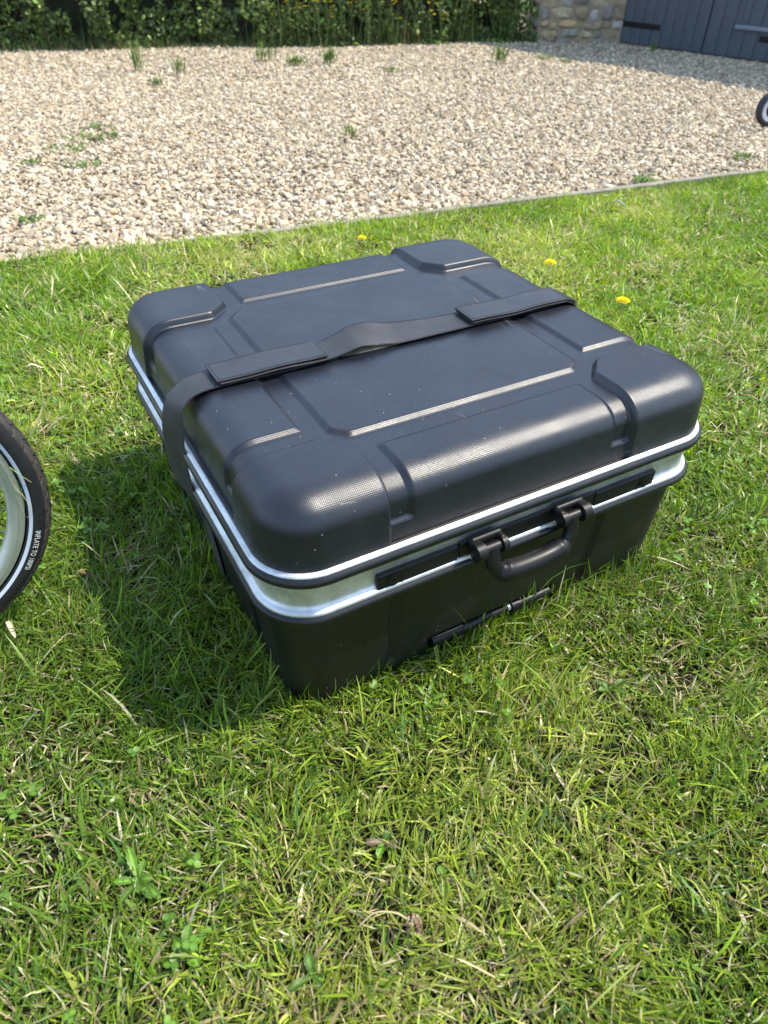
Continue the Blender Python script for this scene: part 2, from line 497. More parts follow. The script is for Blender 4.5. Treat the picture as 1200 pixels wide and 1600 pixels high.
def shell(name, profile, hfun, mat, cap='grid'):
    """profile: list of (d, z, nd, nz) from the flat face outwards; closed by a flat grid at the first ring"""
    b, n = perimeter()
    prof = np.array(profile); M = len(b); Np = len(prof)
    d = prof[:, 0][:, None]; z = prof[:, 1][:, None] * np.ones((1, M))
    x = b[:, 0][None] + n[:, 0][None] * d; y = b[:, 1][None] + n[:, 1][None] * d
    N = np.stack([n[:, 0][None] * prof[:, 2][:, None], n[:, 1][None] * prof[:, 2][:, None], prof[:, 3][:, None] * np.ones((1, M))], -1)
    h = hfun(x, y, z)
    Pp = np.stack([x, y, z], -1) + N * h[..., None]
    # unrolled uv
    arc = np.concatenate([[0], np.cumsum(np.hypot(np.diff(prof[:, 0]), np.diff(prof[:, 1])))])[:, None]
    uvr = np.stack([b[:, 0][None] + n[:, 0][None] * arc, b[:, 1][None] + n[:, 1][None] * arc], -1)
    # flat part
    st = .0013
    gx = np.linspace(RC, W_ - RC, int(round((W_ - 2 * RC) / st)) + 1); gy = np.linspace(RC, D_ - RC, int(round((D_ - 2 * RC) / st)) + 1)
    GX, GY = np.meshgrid(gx, gy); z0 = prof[0, 1]
    GZ = z0 + np.sign(prof[0, 3]) * hfun(GX, GY, GX * 0 + z0)
    Vv = np.concatenate([Pp.reshape(-1, 3), np.stack([GX, GY, GZ], -1).reshape(-1, 3)])
    uv = np.concatenate([uvr.reshape(-1, 2), np.stack([GX, GY], -1).reshape(-1, 2)])
    idx = np.arange(M * Np).reshape(Np, M); nxt = np.roll(idx, -1, axis=1)
    f1 = np.stack([idx[:-1], idx[1:], nxt[1:], nxt[:-1]], -1).reshape(-1, 4)
    k = M * Np; gi = np.arange(GX.size).reshape(GX.shape) + k
    f2 = np.stack([gi[:-1, :-1], gi[:-1, 1:], gi[1:, 1:], gi[1:, :-1]], -1).reshape(-1, 4)
    if prof[0, 3] < 0: f1 = f1[:, ::-1]; f2 = f2[:, ::-1]
    o = mesh(name, Vv, np.concatenate([f1, f2]), mat, case, True, uv=uv)
    # weld the seam between flat part and first ring
    import bmesh
    bm = bmesh.new(); bm.from_mesh(o.data); bmesh.ops.remove_doubles(bm, verts=bm.verts, dist=2e-5); bm.to_mesh(o.data); bm.free()
    o.data.polygons.foreach_set('use_smooth', np.ones(len(o.data.polygons), dtype=bool))
    return o

prof = []
fa, fb, ztop = .046, .037, T_
dend = RC - .0035
for k in range(6): prof.append(((dend - fa) * k / 6, ztop, 0, 1))
for k in range(45):
    a = R(88.5 * k / 44); e_ = .90; sx_, cz_ = math.sin(a) ** e_, math.cos(a) ** e_
    nx_, nz_ = math.sin(a) ** (2 - e_) / fa, math.cos(a) ** (2 - e_) / fb; nn_ = math.hypot(nx_, nz_)
    prof.append((dend - fa + fa * sx_, ztop - fb + fb * cz_, nx_ / nn_, nz_ / nn_))
zl = prof[-1][1]; dl = prof[-1][0]
for k in range(1, 31):
    t = k / 30; prof.append((dl + (RC - dl) * t, zl + (.2462 - zl) * t, 1, .06))
lid = shell('lid', prof, lid_height, M_LID)

def base_height(x, y, z):
    xm = np.minimum(x, W0 - x); ym = np.minimum(y, D0 - y)
    def band(v, a, b, w=.006): return sstep((v - a) / w) * sstep((b - v) / w)
    gr = np.maximum(band(xm, .139, .1614), band(ym, .1177, .1467)) * sstep((.158 - z) / .008) * sstep((z - .02) / .02 + .5)
    # moulded recess for the pull tube along the foot of the front face
    rec = band(x, .205, .425, .008) * (y < .12) * sstep((.040 - z) / .006)
    return -.0045 * gr - .012 * rec
prof = []
zb = -.012; rb = .022; din = .015
for k in range(4): prof.append(((RC - din - rb) * k / 4, zb, 0, -1))
for k in range(13):
    a = R(86 * k / 12); prof.append((RC - din - rb + rb * math.sin(a), zb + rb - rb * math.cos(a), math.sin(a), -math.cos(a)))
dl, zl = prof[-1][:2]
for k in range(1, 61):
    t = k / 60; prof.append((dl + (RC - .004 - dl) * t, zl + (.173 - zl) * t, 1, -.1))
shell('base_shell', prof, base_height, M_BASEP)

def sweep(name, section, mat, parent, closed=True, sharp=32):
    b, n = perimeter(.03, 14)
    sec = np.array(section); M = len(b); K = len(sec)
    P = np.zeros((K, M, 3))
    for k in range(K):
        P[k, :, 0] = b[:, 0] + n[:, 0] * (RC + sec[k, 0]); P[k, :, 1] = b[:, 1] + n[:, 1] * (RC + sec[k, 0]); P[k, :, 2] = sec[k, 1]
    idx = np.arange(M * K).reshape(K, M); nu = np.roll(idx, -1, axis=1)
    if closed: a, c = idx, np.roll(idx, -1, axis=0); a2, c2 = nu, np.roll(nu, -1, axis=0)
    else: a, c, a2, c2 = idx[:-1], idx[1:], nu[:-1], nu[1:]
    F = np.stack([a, c, c2, a2], -1).reshape(-1, 4)
    o = mesh(name, P.reshape(-1, 3), F, mat, parent)
    return auto_smooth(o, sharp)

def arc(cx, cz, r, a0, a1, n=7):
    return [(cx + r * math.cos(R(a0 + (a1 - a0) * k / (n - 1))), cz + r * math.sin(R(a0 + (a1 - a0) * k / (n - 1)))) for k in range(n)]
# black groove seal under the lid, the upper silver lip, upper bead, silver band, lower bead
rim = sweep('aluminium_frame', [(-.004, .2485), (.0016, .2490), (.0020, .2508), (.0030, .2516), (.0066, .2506), (.0082, .2495), (.0086, .2480), (.0086, .2450)]
      + [(.0050, .2440), (.0025, .2330), (.0004, .2300), (-.0012, .2270), (-.0014, .1990), (.0000, .1940), (.0028, .1920), (.0050, .1908), (.0064, .1888), (.0066, .1870), (.0045, .1855), (-.004, .181)], M_ALU, case, sharp=50)
sweep('bead', [(.0060, .2450), (.0088, .2484)] + arc(.0064, .2412, .0070, 62, -88, 12) + [(.0030, .2336), (.0030, .2430)], M_RUBBER, case)
sweep('bead', [(.0030, .1860), (.0070, .1870)] + arc(.0050, .1805, .0062, 62, -88, 12) + [(-.003, .1710), (-.003, .1822)], M_RUBBER, case)
sweep('seal', [(-.006, .250), (.0005, .2492), (.0016, .2483), (-.006, .2478)], M_RUBBER, case)

# front mounting plate with end covers, bolts, handle
PL0, PL1 = .1174, .5445
def rbox_part(name, lo, hi, bev, mat, parent, M=None):
    mb = MB(); mb.box(lo, hi, bev, M=M); o = mb.build(name, mat, parent); return auto_smooth(o, 40)
rbox_part('latch_cover', (PL0, -.0050, .1885), (.2268, .004, .2125), .0026, M_SMOOTHP, case)
rbox_part('latch_cover', (.4373, -.0050, .1875), (PL1, .004, .2125), .0026, M_SMOOTHP, case)
rbox_part('handle_plate', (.2276, -.0040, .1880), (.4365, .004, .2140), .0012, M_SMOOTHP, case)
M_DARKMETAL = mat_simple('dark_steel', (.05, .05, .052), .3, .9)
def ycyl(mb, x, z, r0, r1, y0, y1, n=28):
    """ring / disc around the y axis; outer radius r0 inner r1 from y0 (back) to y1 (front, smaller)"""
    prof = [(r0, y0), (r0, y1), (r1, y1), (r1, y0)]
    P = [[(x + r * math.cos(2 * math.pi * k / n), y, z + r * math.sin(2 * math.pi * k / n)) for k in range(n)] for r, y in prof]
    mb.grid(P, cv=True)
for bx in (.1375, .5265):
    mb = MB(); ycyl(mb, bx, .2003, .0092, .0068, -.0045, -.0061)
    o = auto_smooth(mb.build('lock_ring', M_SMOOTHP, case), 40)
    mb = MB(); ycyl(mb, bx, .2003, .0058, .0022, -.0045, -.0067); ycyl(mb, bx, .2003, .0022, .0002, -.0045, -.0054)
    auto_smooth(mb.build('bolt', M_DARKMETAL, case), 40)
    mb = MB(); x0 = bx + .0115 if bx < .3 else bx - .0122
    mb.box((x0, -.0056, .1890), (x0 + .0007, -.0047, .2120)); mb.build('seam', M_RUBBER, case)

handle = empty('handle', (0, 0, 0)); handle.parent = case
ZP = .2075
for hx, s in ((.2605, 1), (.3870, -1)):
    mb = MB()
    # base of the bracket on the plate, top bridge and two rounded lugs
    mb.box((hx - .0225, -.0125, ZP + .0020), (hx + .0225, -.0030, ZP + .0135), .004)
    for lx, wd, rr in ((hx - .0165 * s, .0080, .0120), (hx + .0178 * s, .0050, .0105)):
        pts = [(lx - wd, -.020, ZP), (lx - wd * .75, -.020, ZP), (lx + wd * .75, -.020, ZP), (lx + wd, -.020, ZP)]
        mb.tube(pts, [rr * .55, rr, rr, rr * .55], ref=(0, 0, 1), n=22)
        mb.box((lx - wd * .9, -.022, ZP - .004), (lx + wd * .9, -.0035, ZP + .0112), .0040)
    auto_smooth(mb.build('bracket', M_SMOOTHP, handle), 45)
    mb = MB(); mb.tube([(hx - .012, -.020, ZP), (hx + .012, -.020, ZP)], .0068, ref=(0, 0, 1), n=22)
    auto_smooth(mb.build('pivot', M_SMOOTHP, handle), 45)

def catmull(p, n=10):
    p = np.array(p, float); q = np.vstack([2 * p[0] - p[1], p, 2 * p[-1] - p[-2]]); out = []
    for i in range(1, len(q) - 2):
        for k in range(n):
            t = k / n
            out.append(.5 * ((2 * q[i]) + (-q[i-1] + q[i+1]) * t + (2*q[i-1] - 5*q[i] + 4*q[i+1] - q[i+2]) * t*t + (-q[i-1] + 3*q[i] - 3*q[i+1] + q[i+2]) * t**3))
    out.append(q[-2]); return np.array(out)
gp = catmull([(.2620, -.0205, .2090), (.2622, -.0235, .1960), (.2645, -.0265, .1830), (.2735, -.0285, .1710), (.2900, -.0300, .1650), (.3230, -.0305, .1635),
              (.3560, -.0300, .1655), (.3740, -.0285, .1720), (.3815, -.0265, .1830), (.3838, -.0235, .1960), (.3840, -.0205, .2090)], 8)
tt = np.linspace(0, 1, len(gp)); mid = sstep((tt - .26) / .10) * sstep((.74 - tt) / .10)
mb = MB(); mb.tube(gp, .0072 + .0060 * mid, .0096 + .0054 * mid, ref=(0, 1, 0), n=24, power=.85)
auto_smooth(mb.build('grip', M_SMOOTHP, handle), 50)

# pull tube along the foot of the front face
for a, b, r in ((.212, .292, .0088), (.3455, .4120, .0088)):
    mb = MB(); mb.tube([(a, .0170, .0265), (b, .0170, .0265)], r, ref=(0, 0, 1), n=24, power=.75)
    auto_smooth(mb.build('pull_tube', M_SMOOTHP, case), 45)
mb = MB(); mb.tube([(.292, .0185, .0255), (.3455, .0185, .0255)], .0066, ref=(0, 0, 1), n=20)
auto_smooth(mb.build('inner_tube', M_SMOOTHP, case), 45)
mb = MB(); mb.tube([(.3400, .0180, .0260), (.3445, .0180, .0260)], .0064, ref=(0, 0, 1), n=20)
auto_smooth(mb.build('tube_collar', M_ALU, case), 45)

# ---- strap (a thing of its own: it is wrapped round the case)
strap = empty('luggage_strap', (CX, CY, 0), YAW, label='wide black webbing strap wrapped over the middle of the case with two stitched flaps', cat='strap')
def ribbon(name, path, width, thick, mat, parent, twist=None, taper_end=None, nw=16, dome=0.0):
    """path rows: (u, v, z) of the centre line; strap width along v."""
    P = np.array(path, float); N = len(P)
    T = np.gradient(P, axis=0); T /= np.linalg.norm(T, axis=1)[:, None]
    A = np.array([0, 1., 0])[None] - T * T[:, 1:2]; A /= np.linalg.norm(A, axis=1)[:, None]
    Nn = np.cross(T, A)          # pointing outwards for a path running left -> right over the top
    if twist is not None:
        c, s_ = np.cos(twist)[:, None], np.sin(twist)[:, None]; A, Nn = A * c + Nn * s_, Nn * c - A * s_
    L = np.concatenate([[0], np.cumsum(np.linalg.norm(np.diff(P, axis=0), axis=1))])
    ww = np.broadcast_to(width, N)
    rows = []; uvs = []
    ks = np.linspace(-.5, .5, nw + 1)
    sec = [(k, .5) for k in ks] + [(k, -.5) for k in ks[::-1]]
    for k, s_ in sec:
        e = 1 - .75 * (abs(k) > .499)
        off = thick * s_ * e + dome * (1 - 4 * k * k)
        rows.append(P + A * (ww[:, None] * k) + Nn * off); uvs.append(np.stack([L, ww * k], 1))
    rows = np.array(rows).transpose(1, 0, 2); uvs = np.array(uvs).transpose(1, 0, 2)
    K = rows.shape[1]; idx = np.arange(N * K).reshape(N, K); nx_ = np.roll(idx, -1, axis=1)
    F = np.stack([idx[:-1], idx[1:], nx_[1:], nx_[:-1]], -1).reshape(-1, 4).tolist()
    F.append(list(range(K))); F.append(list(range((N - 1) * K, N * K))[::-1])
    o = mesh(name, rows.reshape(-1, 3), F, mat, parent, uv=uvs.reshape(-1, 2))
    auto_smooth(o, 60)
    return P, A, Nn, L
ST = T_ - .0015
path = [(.0125, .300, .004), (.0090, .300, .060), (.0040, .300, .115), (-.0060, .2998, .150), (-.0145, .2995, .180), (-.0172, .2975, .212), (-.0176, .2960, .243), (-.0162, .2950, .266),
        (-.0128, .2950, .2880), (-.0075, .2955, .3070), (.0035, .2960, .3200), (.0180, .2970, .3270), (.0400, .2975, ST + .0028), (.0800, .2975, ST + .0030), (.1300, .2965, ST + .0030),
        (.1800, .2960, ST + .0040), (.2020, .2965, ST + .0060), (.2250, .2970, ST + .0105), (.2480, .2975, ST + .0155), (.2750, .2970, ST + .0140), (.3050, .2960, ST + .0085), (.3450, .2955, ST + .0062),
        (.3900, .2955, ST + .0040), (.4250, .2960, ST + .0035), (.4900, .2970, ST + .0030), (.5500, .2980, ST + .0030), (.5970, .2985, .3300), (.6190, .2990, .3200),
        (.6320, .2990, .3030), (.6390, .2990, .2800), (.6470, .2990, .2520), (.6480, .2990, .2150), (.6460, .2990, .1850), (.6380, .2990, .0800), (.6340, .2990, .0120)]
sp = catmull(path, 8)
tw = np.interp(sp[:, 0], [.19, .235, .27, .31, .37, .42], [0, .12, .32, .20, .05, 0]) * (sp[:, 2] > .3)
tw = tw + np.interp(sp[:, 2], [.14, .175, .21, .285, .312, .322], [0, .22, .34, .32, .12, 0]) * (sp[:, 0] < .02)
Pp, A_, N_, L_ = ribbon('webbing', sp, .0475, .0016, M_WEB, strap, twist=tw)
def flap(u0, u1, zoff, v0, thick, name, width=.052, lift0=0., lift1=0.):
    us = np.linspace(u0, u1, 40); zz = np.interp(us, sp[130:, 0][:0] if False else np.array([.0280, .0480, .08, .575, .597, .619, .628]), np.array([.3270, ST + .0035, ST + .004, ST + .004, .3310, .3215, .3135]))
    t = (us - u0) / (u1 - u0)
    zz = zz + zoff + lift0 * (1 - t) ** 3 + lift1 * t ** 3 + .0008 * np.sin(us * 60)
    return ribbon(name, np.stack([us, v0 + .001 * np.sin(us * 22), zz], 1), width, thick, mat_f, strap)
mat_f = M_WEB
flap(.049, .1940, .0030, .2965, .0040, 'flap_backing', .0500)
flap(.4250, .6160, .0028, .2960, .0040, 'flap_backing', .0490)
mat_f = M_VINYL
f1 = flap(.0450, .1960, .0066, .2975, .0022, 'flap', .0500, lift1=.0015)
f2 = flap(.4220, .6190, .0062, .2965, .0022, 'flap', .0500, lift0=.0010)
def stitches(f, name='stitching', inset=.0032, ends=True):
    P, A, Nn, L = f; mb = MB()
    def at(l, k):
        i = np.searchsorted(L, l) ; i = min(max(i, 1), len(L) - 1); t = (l - L[i-1]) / (L[i] - L[i-1])
        return (P[i-1] * (1 - t) + P[i] * t) + A[i] * k + Nn[i] * .0012
    def dash(p, q):
        p = np.array(p); q = np.array(q); mb.tube([p, (p + q) / 2 + [0, 0, .0003], q], .00028, n=5)
    l = inset
    while l < L[-1] - inset - .002:
        for k in (.025 - inset, -(.025 - inset)): dash(at(l, k), at(l + .0021, k))
        l += .0034
    k = -(.025 - inset)
    while k < .025 - inset - .002:
        for l in (inset, L[-1] - inset): dash(at(l, k), at(l, k + .0021))
        k += .0034
    mb.build(name, M_STITCH, strap, smooth=True)
stitches(f1); stitches(f2)
# woven selvedge along both edges of the webbing
mb = MB(); l = .30
while l < L_[-1] - .30:
    i = min(max(int(np.searchsorted(L_, l)), 1), len(L_) - 1); t = (l - L_[i-1]) / (L_[i] - L_[i-1]); P0_ = Pp[i-1] * (1 - t) + Pp[i] * t
    for k in (-.0237, .0237):
        a_ = P0_ + A_[i] * k + N_[i] * .0006; b_ = a_ - A_[i] * math.copysign(.0016, k) + N_[i] * .0005
        mb.tube([a_, (a_ + b_) / 2 + N_[i] * .0003, b_], .00055, n=5, ref=(.3, .1, 1))
    l += .0030
mb.build('selvedge', M_STITCH, strap, smooth=True)
# hook-and-loop underside showing beneath the raised stretch of the strap
mb = MB()
us = np.linspace(.215, .335, 24)
sel = np.array([np.interp(us, sp[100:200, 0], sp[100:200, i]) for i in range(3)]).T
hp = [];
for i, p in enumerate(sel):
    e = math.sin(math.pi * i / 23)
    hp.append([(p[0], .2745 + .0030 * (1 - e), ST + .0015), (p[0], .2775, ST + .0015 + .0055 * e), (p[0], .2875, ST + .0008 + .0075 * e), (p[0], .300, ST + .0012 + .006 * e)])
mb.grid(hp); mb.build('hook_patch', M_HOOK, strap, smooth=True)

# ------------------------------------------------------------------ bicycle wheel
WC = np.array([-.6127, .5971, .2345]); WTH, WLE = -1.0633, .0935
wn = np.array([math.cos(WTH) * math.cos(WLE), math.sin(WTH) * math.cos(WLE), math.sin(WLE)])
wu = np.array([0, 0, 1.]) - wn * wn[2]; wu /= np.linalg.norm(wu); wr_ = np.cross(wu, wn)
wheel = empty('bicycle_wheel', tuple(WC - wu * .2107), label='small bicycle wheel with black tyre and silver rim standing at the left edge', cat='wheel')
wl = np.array(wheel.location)
def wp(r, ang, ax):
    """wheel coordinates -> local coordinates of the wheel empty"""
    r, ang, ax = np.broadcast_arrays(r, ang, ax)
    return (WC - wl) + wr_ * (r * np.cos(ang))[..., None] + wu * (r * np.sin(ang))[..., None] + wn * ax[..., None]
TR, Tm = .1924, .0183
NA, NB = 1800, 72
A2, B2 = np.meshgrid(np.linspace(0, 2 * np.pi, NA, endpoint=False), np.linspace(R(-128), R(128), NB), indexing='ij')
arcl = A2 * .2107; side = B2 * Tm
# tread grooves: two circumferential lines and slanted transverse cuts
gd = np.zeros_like(A2)
for off in (R(20), -R(20)): gd = np.maximum(gd, sstep(1 - np.abs(B2 - off - .10 * np.sin(A2 * 56)) * Tm / .0015))
zz = np.abs(B2) * Tm
cut = np.abs(((arcl + zz * .9 * 1.0) / .0236) % 1 - .5) * .0236
gd = np.maximum(gd, sstep(1.5 - cut / .0014) * (np.abs(B2) > R(20)) * (np.abs(B2) < R(52)))
cut2 = np.abs(((arcl + .0118 - zz * .9) / .0236) % 1 - .5) * .0236
gd = np.maximum(gd, sstep(1.4 - cut2 / .0012) * (np.abs(B2) < R(22)))
lipz = sstep((R(54) - np.abs(B2)) / R(4)) * .0008
ribs = .00012 * np.sin(A2 * 900) * (np.abs(B2) > R(58)) * (np.abs(B2) < R(78))
rr = Tm - .0012 * gd + lipz - .0004 + ribs
squash = 1
rr = rr - .0006 * gd
Pt = wp(TR + rr * np.cos(B2), A2, rr * np.sin(B2))
dusty = (np.abs(B2) < R(53)) * 1.0
nzv = fbm(A2 * 40, B2 * 8 + 3, 5, 3)
cb = np.array([.014, .0145, .015])[None, None] * np.ones(A2.shape + (1,))
cd = np.array([.050, .044, .037])[None, None] * (.55 + .9 * nzv)[..., None]
cc = np.where((dusty * (gd < .25) * 1.0)[..., None] > .5, cd, cb)
idx = np.arange(NA * NB).reshape(NA, NB); nx_ = np.roll(idx, -1, axis=0)
F = np.stack([idx[:, :-1], idx[:, 1:], nx_[:, 1:], nx_[:, :-1]], -1).reshape(-1, 4)
M_TYRE = mat_attr('tyre_rubber', .6, .35, 0, bump=(700, .3, .0006), var=120)
tyre = mesh('tyre', Pt.reshape(-1, 3), F, M_TYRE, wheel, col=cc.reshape(-1, 3))
# reflective stripe
def ring_strip(name, r0, r1, ax_fn, mat, parent, lift=.0004, n=240, thick=.0004):
    a = np.linspace(0, 2 * np.pi, n, endpoint=False); rs = np.linspace(r0, r1, 5); rows = []
    for r in rs: rows.append(wp(np.full(n, r), a, np.full(n, ax_fn(r) + lift)))
    P = np.array(rows).transpose(1, 0, 2); mb = MB(); mb.grid(P, cu=True); return mb.build(name, mat, parent, smooth=True)
tor = lambda r: math.sqrt(max(Tm ** 2 - (r - TR) ** 2, 0))
M_STRIPE = mat_simple('reflective_tape', (.50, .54, .60), .45, .0, bump=(500, .3, .0003))
ring_strip('reflective_stripe', .1836, .1878, tor, M_STRIPE, tyre)
# rim
def ringsweep(name, sec, mat, parent, n=240, sharp=35):
    a = np.linspace(0, 2 * np.pi, n, endpoint=False)
    P = np.array([wp(np.full(n, r), a, np.full(n, ax)) for r, ax in sec]).transpose(1, 0, 2)
    mb = MB(); mb.grid(P, cu=True, cv=True); return auto_smooth(mb.build(name, mat, parent), sharp)
M_RIM = mat_simple('rim_alloy', (.50, .52, .47), .42, .85, bump=(60, .15, .001), var=(12, (.62, .63, .58)))
ringsweep('rim', [(.1795, .0125), (.1795, .0108), (.1745, .0118), (.1675, .0112), (.1655, .0100), (.1615, .0075), (.1600, .0040), (.1600, -.0040), (.1615, -.0075), (.1655, -.0100), (.1675, -.0112),
                  (.1745, -.0118), (.1795, -.0108), (.1795, -.0125), (.1730, -.0128), (.1730, .0128)][::-1], M_RIM, wheel)
M_STEEL = mat_simple('spoke_steel', (.7, .7, .7), .25, 1.0)
hub = ringsweep('hub', [(.0, .048), (.006, .048), (.006, .038), (.020, .036), (.020, .032), (.012, .028), (.011, 0), (.012, -.028), (.020, -.032), (.020, -.036), (.006, -.038), (.006, -.048), (.0, -.048)], M_RIM, wheel, 40)
for k in range(28):
    a = 2 * math.pi * k / 28; sgn = 1 if k % 2 else -1; da = R(38) * (1 if (k // 2) % 2 else -1)
    p = wp(np.array(.018), np.array(a + da), np.array(.034 * sgn)); q = wp(np.array(.1610), np.array(a), np.array(.002 * sgn))
    mb = MB(); mb.tube([p, q], .0009, ref=(0, .3, 1), n=8); mb.build('spoke', M_STEEL, wheel, smooth=True)
# sidewall lettering
M_LETTER = mat_simple('white_print', (.72, .72, .66), .6)
def lettering(text, a0, a1, rmid, size):
    cu = bpy.data.curves.new('txt', 'FONT'); cu.body = text; cu.size = 1.0; cu.space_character = 1.04; cu.resolution_u = 3
    ob = bpy.data.objects.new('txt', cu); COL.objects.link(ob)
    dg = bpy.context.evaluated_depsgraph_get(); me = bpy.data.meshes.new_from_object(ob.evaluated_get(dg))
    bpy.data.objects.remove(ob); bpy.data.curves.remove(cu)
    import bmesh
    bm = bmesh.new(); bm.from_mesh(me); bmesh.ops.triangulate(bm, faces=bm.faces)
    bmesh.ops.subdivide_edges(bm, edges=[e for e in bm.edges if e.calc_length() > .25], cuts=2)
    bmesh.ops.triangulate(bm, faces=bm.faces)
    v = np.array([tuple(q.co) for q in bm.verts]); f = np.array([[q.index for q in fc.verts] for fc in bm.faces]); bm.free()
    xw = v[:, 0].max()
    ang = a0 + (a1 - a0) * v[:, 0] / xw
    r = rmid + (v[:, 1] - .36) * size
    ax = np.array([tor(x) for x in r]) + .0006
    mesh('lettering', wp(r, ang, ax), f, M_LETTER, tyre, smooth=False)
lettering('INFLATE TO 100PSI', R(-20.6), R(-38.2), .1947, .0088)

# ------------------------------------------------------------------ grass strands caught on the tyre
def strand(name, pts, rad, col, label, cat):
    c = catmull(pts, 8); mb = MB(); t = np.linspace(0, 1, len(c)); mb.tube(c, rad * (1 - .55 * t), rad * .35 * (1 - .5 * t) + .0001, ref=(.3, -.8, .5), n=8)
    o = mb.build(name, mat_simple(name + '_skin', col, .6), smooth=True); tag(o, label, cat); return o
def wpt(ang, r, ax): return tuple(wp(np.array(r), np.array(R(ang)), np.array(ax)) + wl)
strand('straw', [wpt(2.5, .180, .0165), wpt(1.5, .176, .0150), wpt(-1.0, .1755, .0155), wpt(-4.0, .180, .0172), wpt(-8.0, .1845, .0190), wpt(-11.5, .1865, .0195), wpt(-13.8, .185, .0190), wpt(-14.5, .181, .0178)],
       .0007, (.55, .46, .26), 'curled pale straw caught on the rim of the wheel', 'straw')
strand('grass_strand', [wpt(8.5, .180, .0165), wpt(6.0, .184, .0190), wpt(3.0, .1895, .0205), wpt(.5, .1950, .0205)], .0009, (.35, .42, .14), 'short green grass strand stuck across the pale tyre stripe', 'grass')

# ------------------------------------------------------------------ grass
cyaw, syaw = math.cos(YAW), math.sin(YAW)
def to_case(x, y):
    X_, Y_ = x - CX, y - CY
    return X_ * cyaw + Y_ * syaw, -X_ * syaw + Y_ * cyaw

def grass_points(density, x0, x1, y0, y1, lim=None):
    n = int(density * (x1 - x0) * (y1 - y0))
    x = rng.uniform(x0, x1, n); y = rng.uniform(y0, y1, n)
    keep = y < edge_y(x) - .022
    # only a generous wedge round the camera's view
    keep &= (np.abs(x - .05) < .55 + .72 * np.maximum(y, 0)) 
    u, v = to_case(x, y)
    keep &= ~((u > .030) & (u < W_ - .030) & (v > .030) & (v < D_ - .030))
    if lim is not None: keep &= lim(x, y)
    return x[keep], y[keep]

def clumped(x, y, seed, strength):
    """thin out by noise"""
    c = fbm(x * 22, y * 22, seed, 2); return rng.random(len(x)) < np.clip(.25 + strength * (c - .25), .05, 1)

def blades(x, y, name, length, width, flat, segs=3, straw=.15, tone=1.0):
    n = len(x)
    az = rng.uniform(0, 2 * np.pi, n)
    # neighbours share a combed direction
    az = np.where(rng.random(n) < .35, 2 * np.pi * fbm(x * 6, y * 6, 77, 2) * 2 + rng.normal(0, .5, n), az)
    cl = fbm(x * 9, y * 9, 11, 2); cl2 = fbm(x * 2.3, y * 2.3, 21, 3)
    L = length * rng.lognormal(0, .33, n) * (.60 + .9 * cl)
    wd = width * rng.lognormal(0, .28, n)
    lean = np.clip(rng.normal(flat, .36, n), .05, 1.50)
    curve = rng.normal(.30, .35, n)
    P = np.zeros((n, segs + 1, 2, 3)); tt = np.linspace(0, 1, segs + 1)
    px = x.copy(); py = y.copy(); pz = lawn_h(x, y) - .003
    hx, hy = np.cos(az), np.sin(az)
    roll = rng.normal(0, .8, n)
    saz = az + np.pi / 2 + rng.normal(0, .35, n)
    sx, sy = np.cos(saz) * np.cos(roll), np.sin(saz) * np.cos(roll); sz = np.sin(roll) * .8
    bend = rng.normal(0, .25, n)
    for k in range(segs + 1):
        t = tt[k]
        if k:
            a = lean + curve * t * 1.3; ds = L / segs
            ha = az + bend * t * 2
            px = px + np.cos(ha) * np.sin(a) * ds; py = py + np.sin(ha) * np.sin(a) * ds; pz = np.maximum(pz + np.cos(a) * ds, lawn_h(x, y) + .002)
        ww = wd * (.75 + .5 * t - 1.17 * t ** 3) / 2
        for j, s_ in ((0, -1), (1, 1)):
            P[:, k, j, 0] = px + sx * ww * s_; P[:, k, j, 1] = py + sy * ww * s_; P[:, k, j, 2] = pz + sz * ww * s_
    idx = np.arange(n * (segs + 1) * 2).reshape(n, segs + 1, 2)
    F = np.stack([idx[:, :-1, 0], idx[:, :-1, 1], idx[:, 1:, 1], idx[:, 1:, 0]], -1).reshape(-1, 4)
    # colours
    base = np.array([[.135, .232, .022], [.212, .312, .030], [.300, .375, .045], [.400, .415, .115], [.106, .215, .052]])
    pick = np.clip((rng.normal(0, .85, n) + (cl2 - .5) * 5.0 + 1.25), 0, 3.99).astype(int)
    pick = np.where(rng.random(n) < .09, 4, pick)
    c = base[pick] * rng.lognormal(0, .27, n)[:, None]
    ps = np.clip(straw * (.28 + 2.9 * np.clip(fbm(x * 5, y * 5, 41, 3) - .38, 0, 1)), 0, .75)
    st = rng.random(n) < ps
    sc = np.array([[.52, .43, .24], [.36, .28, .15], [.62, .56, .36]])[rng.integers(0, 3, n)]
    c = np.where(st[:, None], sc * rng.lognormal(0, .2, n)[:, None], c)
    c = c * tone
    C = np.zeros((n, segs + 1, 2, 3))
    for k in range(segs + 1):
        t = tt[k]; rootc = np.array([.22, .20, .09]); f_ = .45 * (1 - t) ** 3
        C[:, k, :, :] = (c * (1 - f_) + rootc * f_)[:, None, :]
    return P.reshape(-1, 3), F, C.reshape(-1, 3)

parts = []
zone = lambda x, y: np.hypot(x, y) + rng.normal(0, .10, len(x))
near = lambda x, y: zone(x, y) < 1.2
far = lambda x, y: zone(x, y) >= 1.2
# matted lower layer
x, y = grass_points(26000, -1.2, 1.5, -.15, 1.3, near); parts.append(blades(x, y, '', .022, .0020, 1.15, 3, .40))
# upright green layer
x, y = grass_points(43000, -1.2, 1.5, -.15, 1.3, near); k = clumped(x, y, 3, 2.2); x, y = x[k], y[k]; parts.append(blades(x, y, '', .027, .0026, .74, 4, .09))
# long straggling blades
x, y = grass_points(1500, -1.2, 1.5, -.15, 1.3, near); parts.append(blades(x, y, '', .040, .0028, .95, 5, .20))
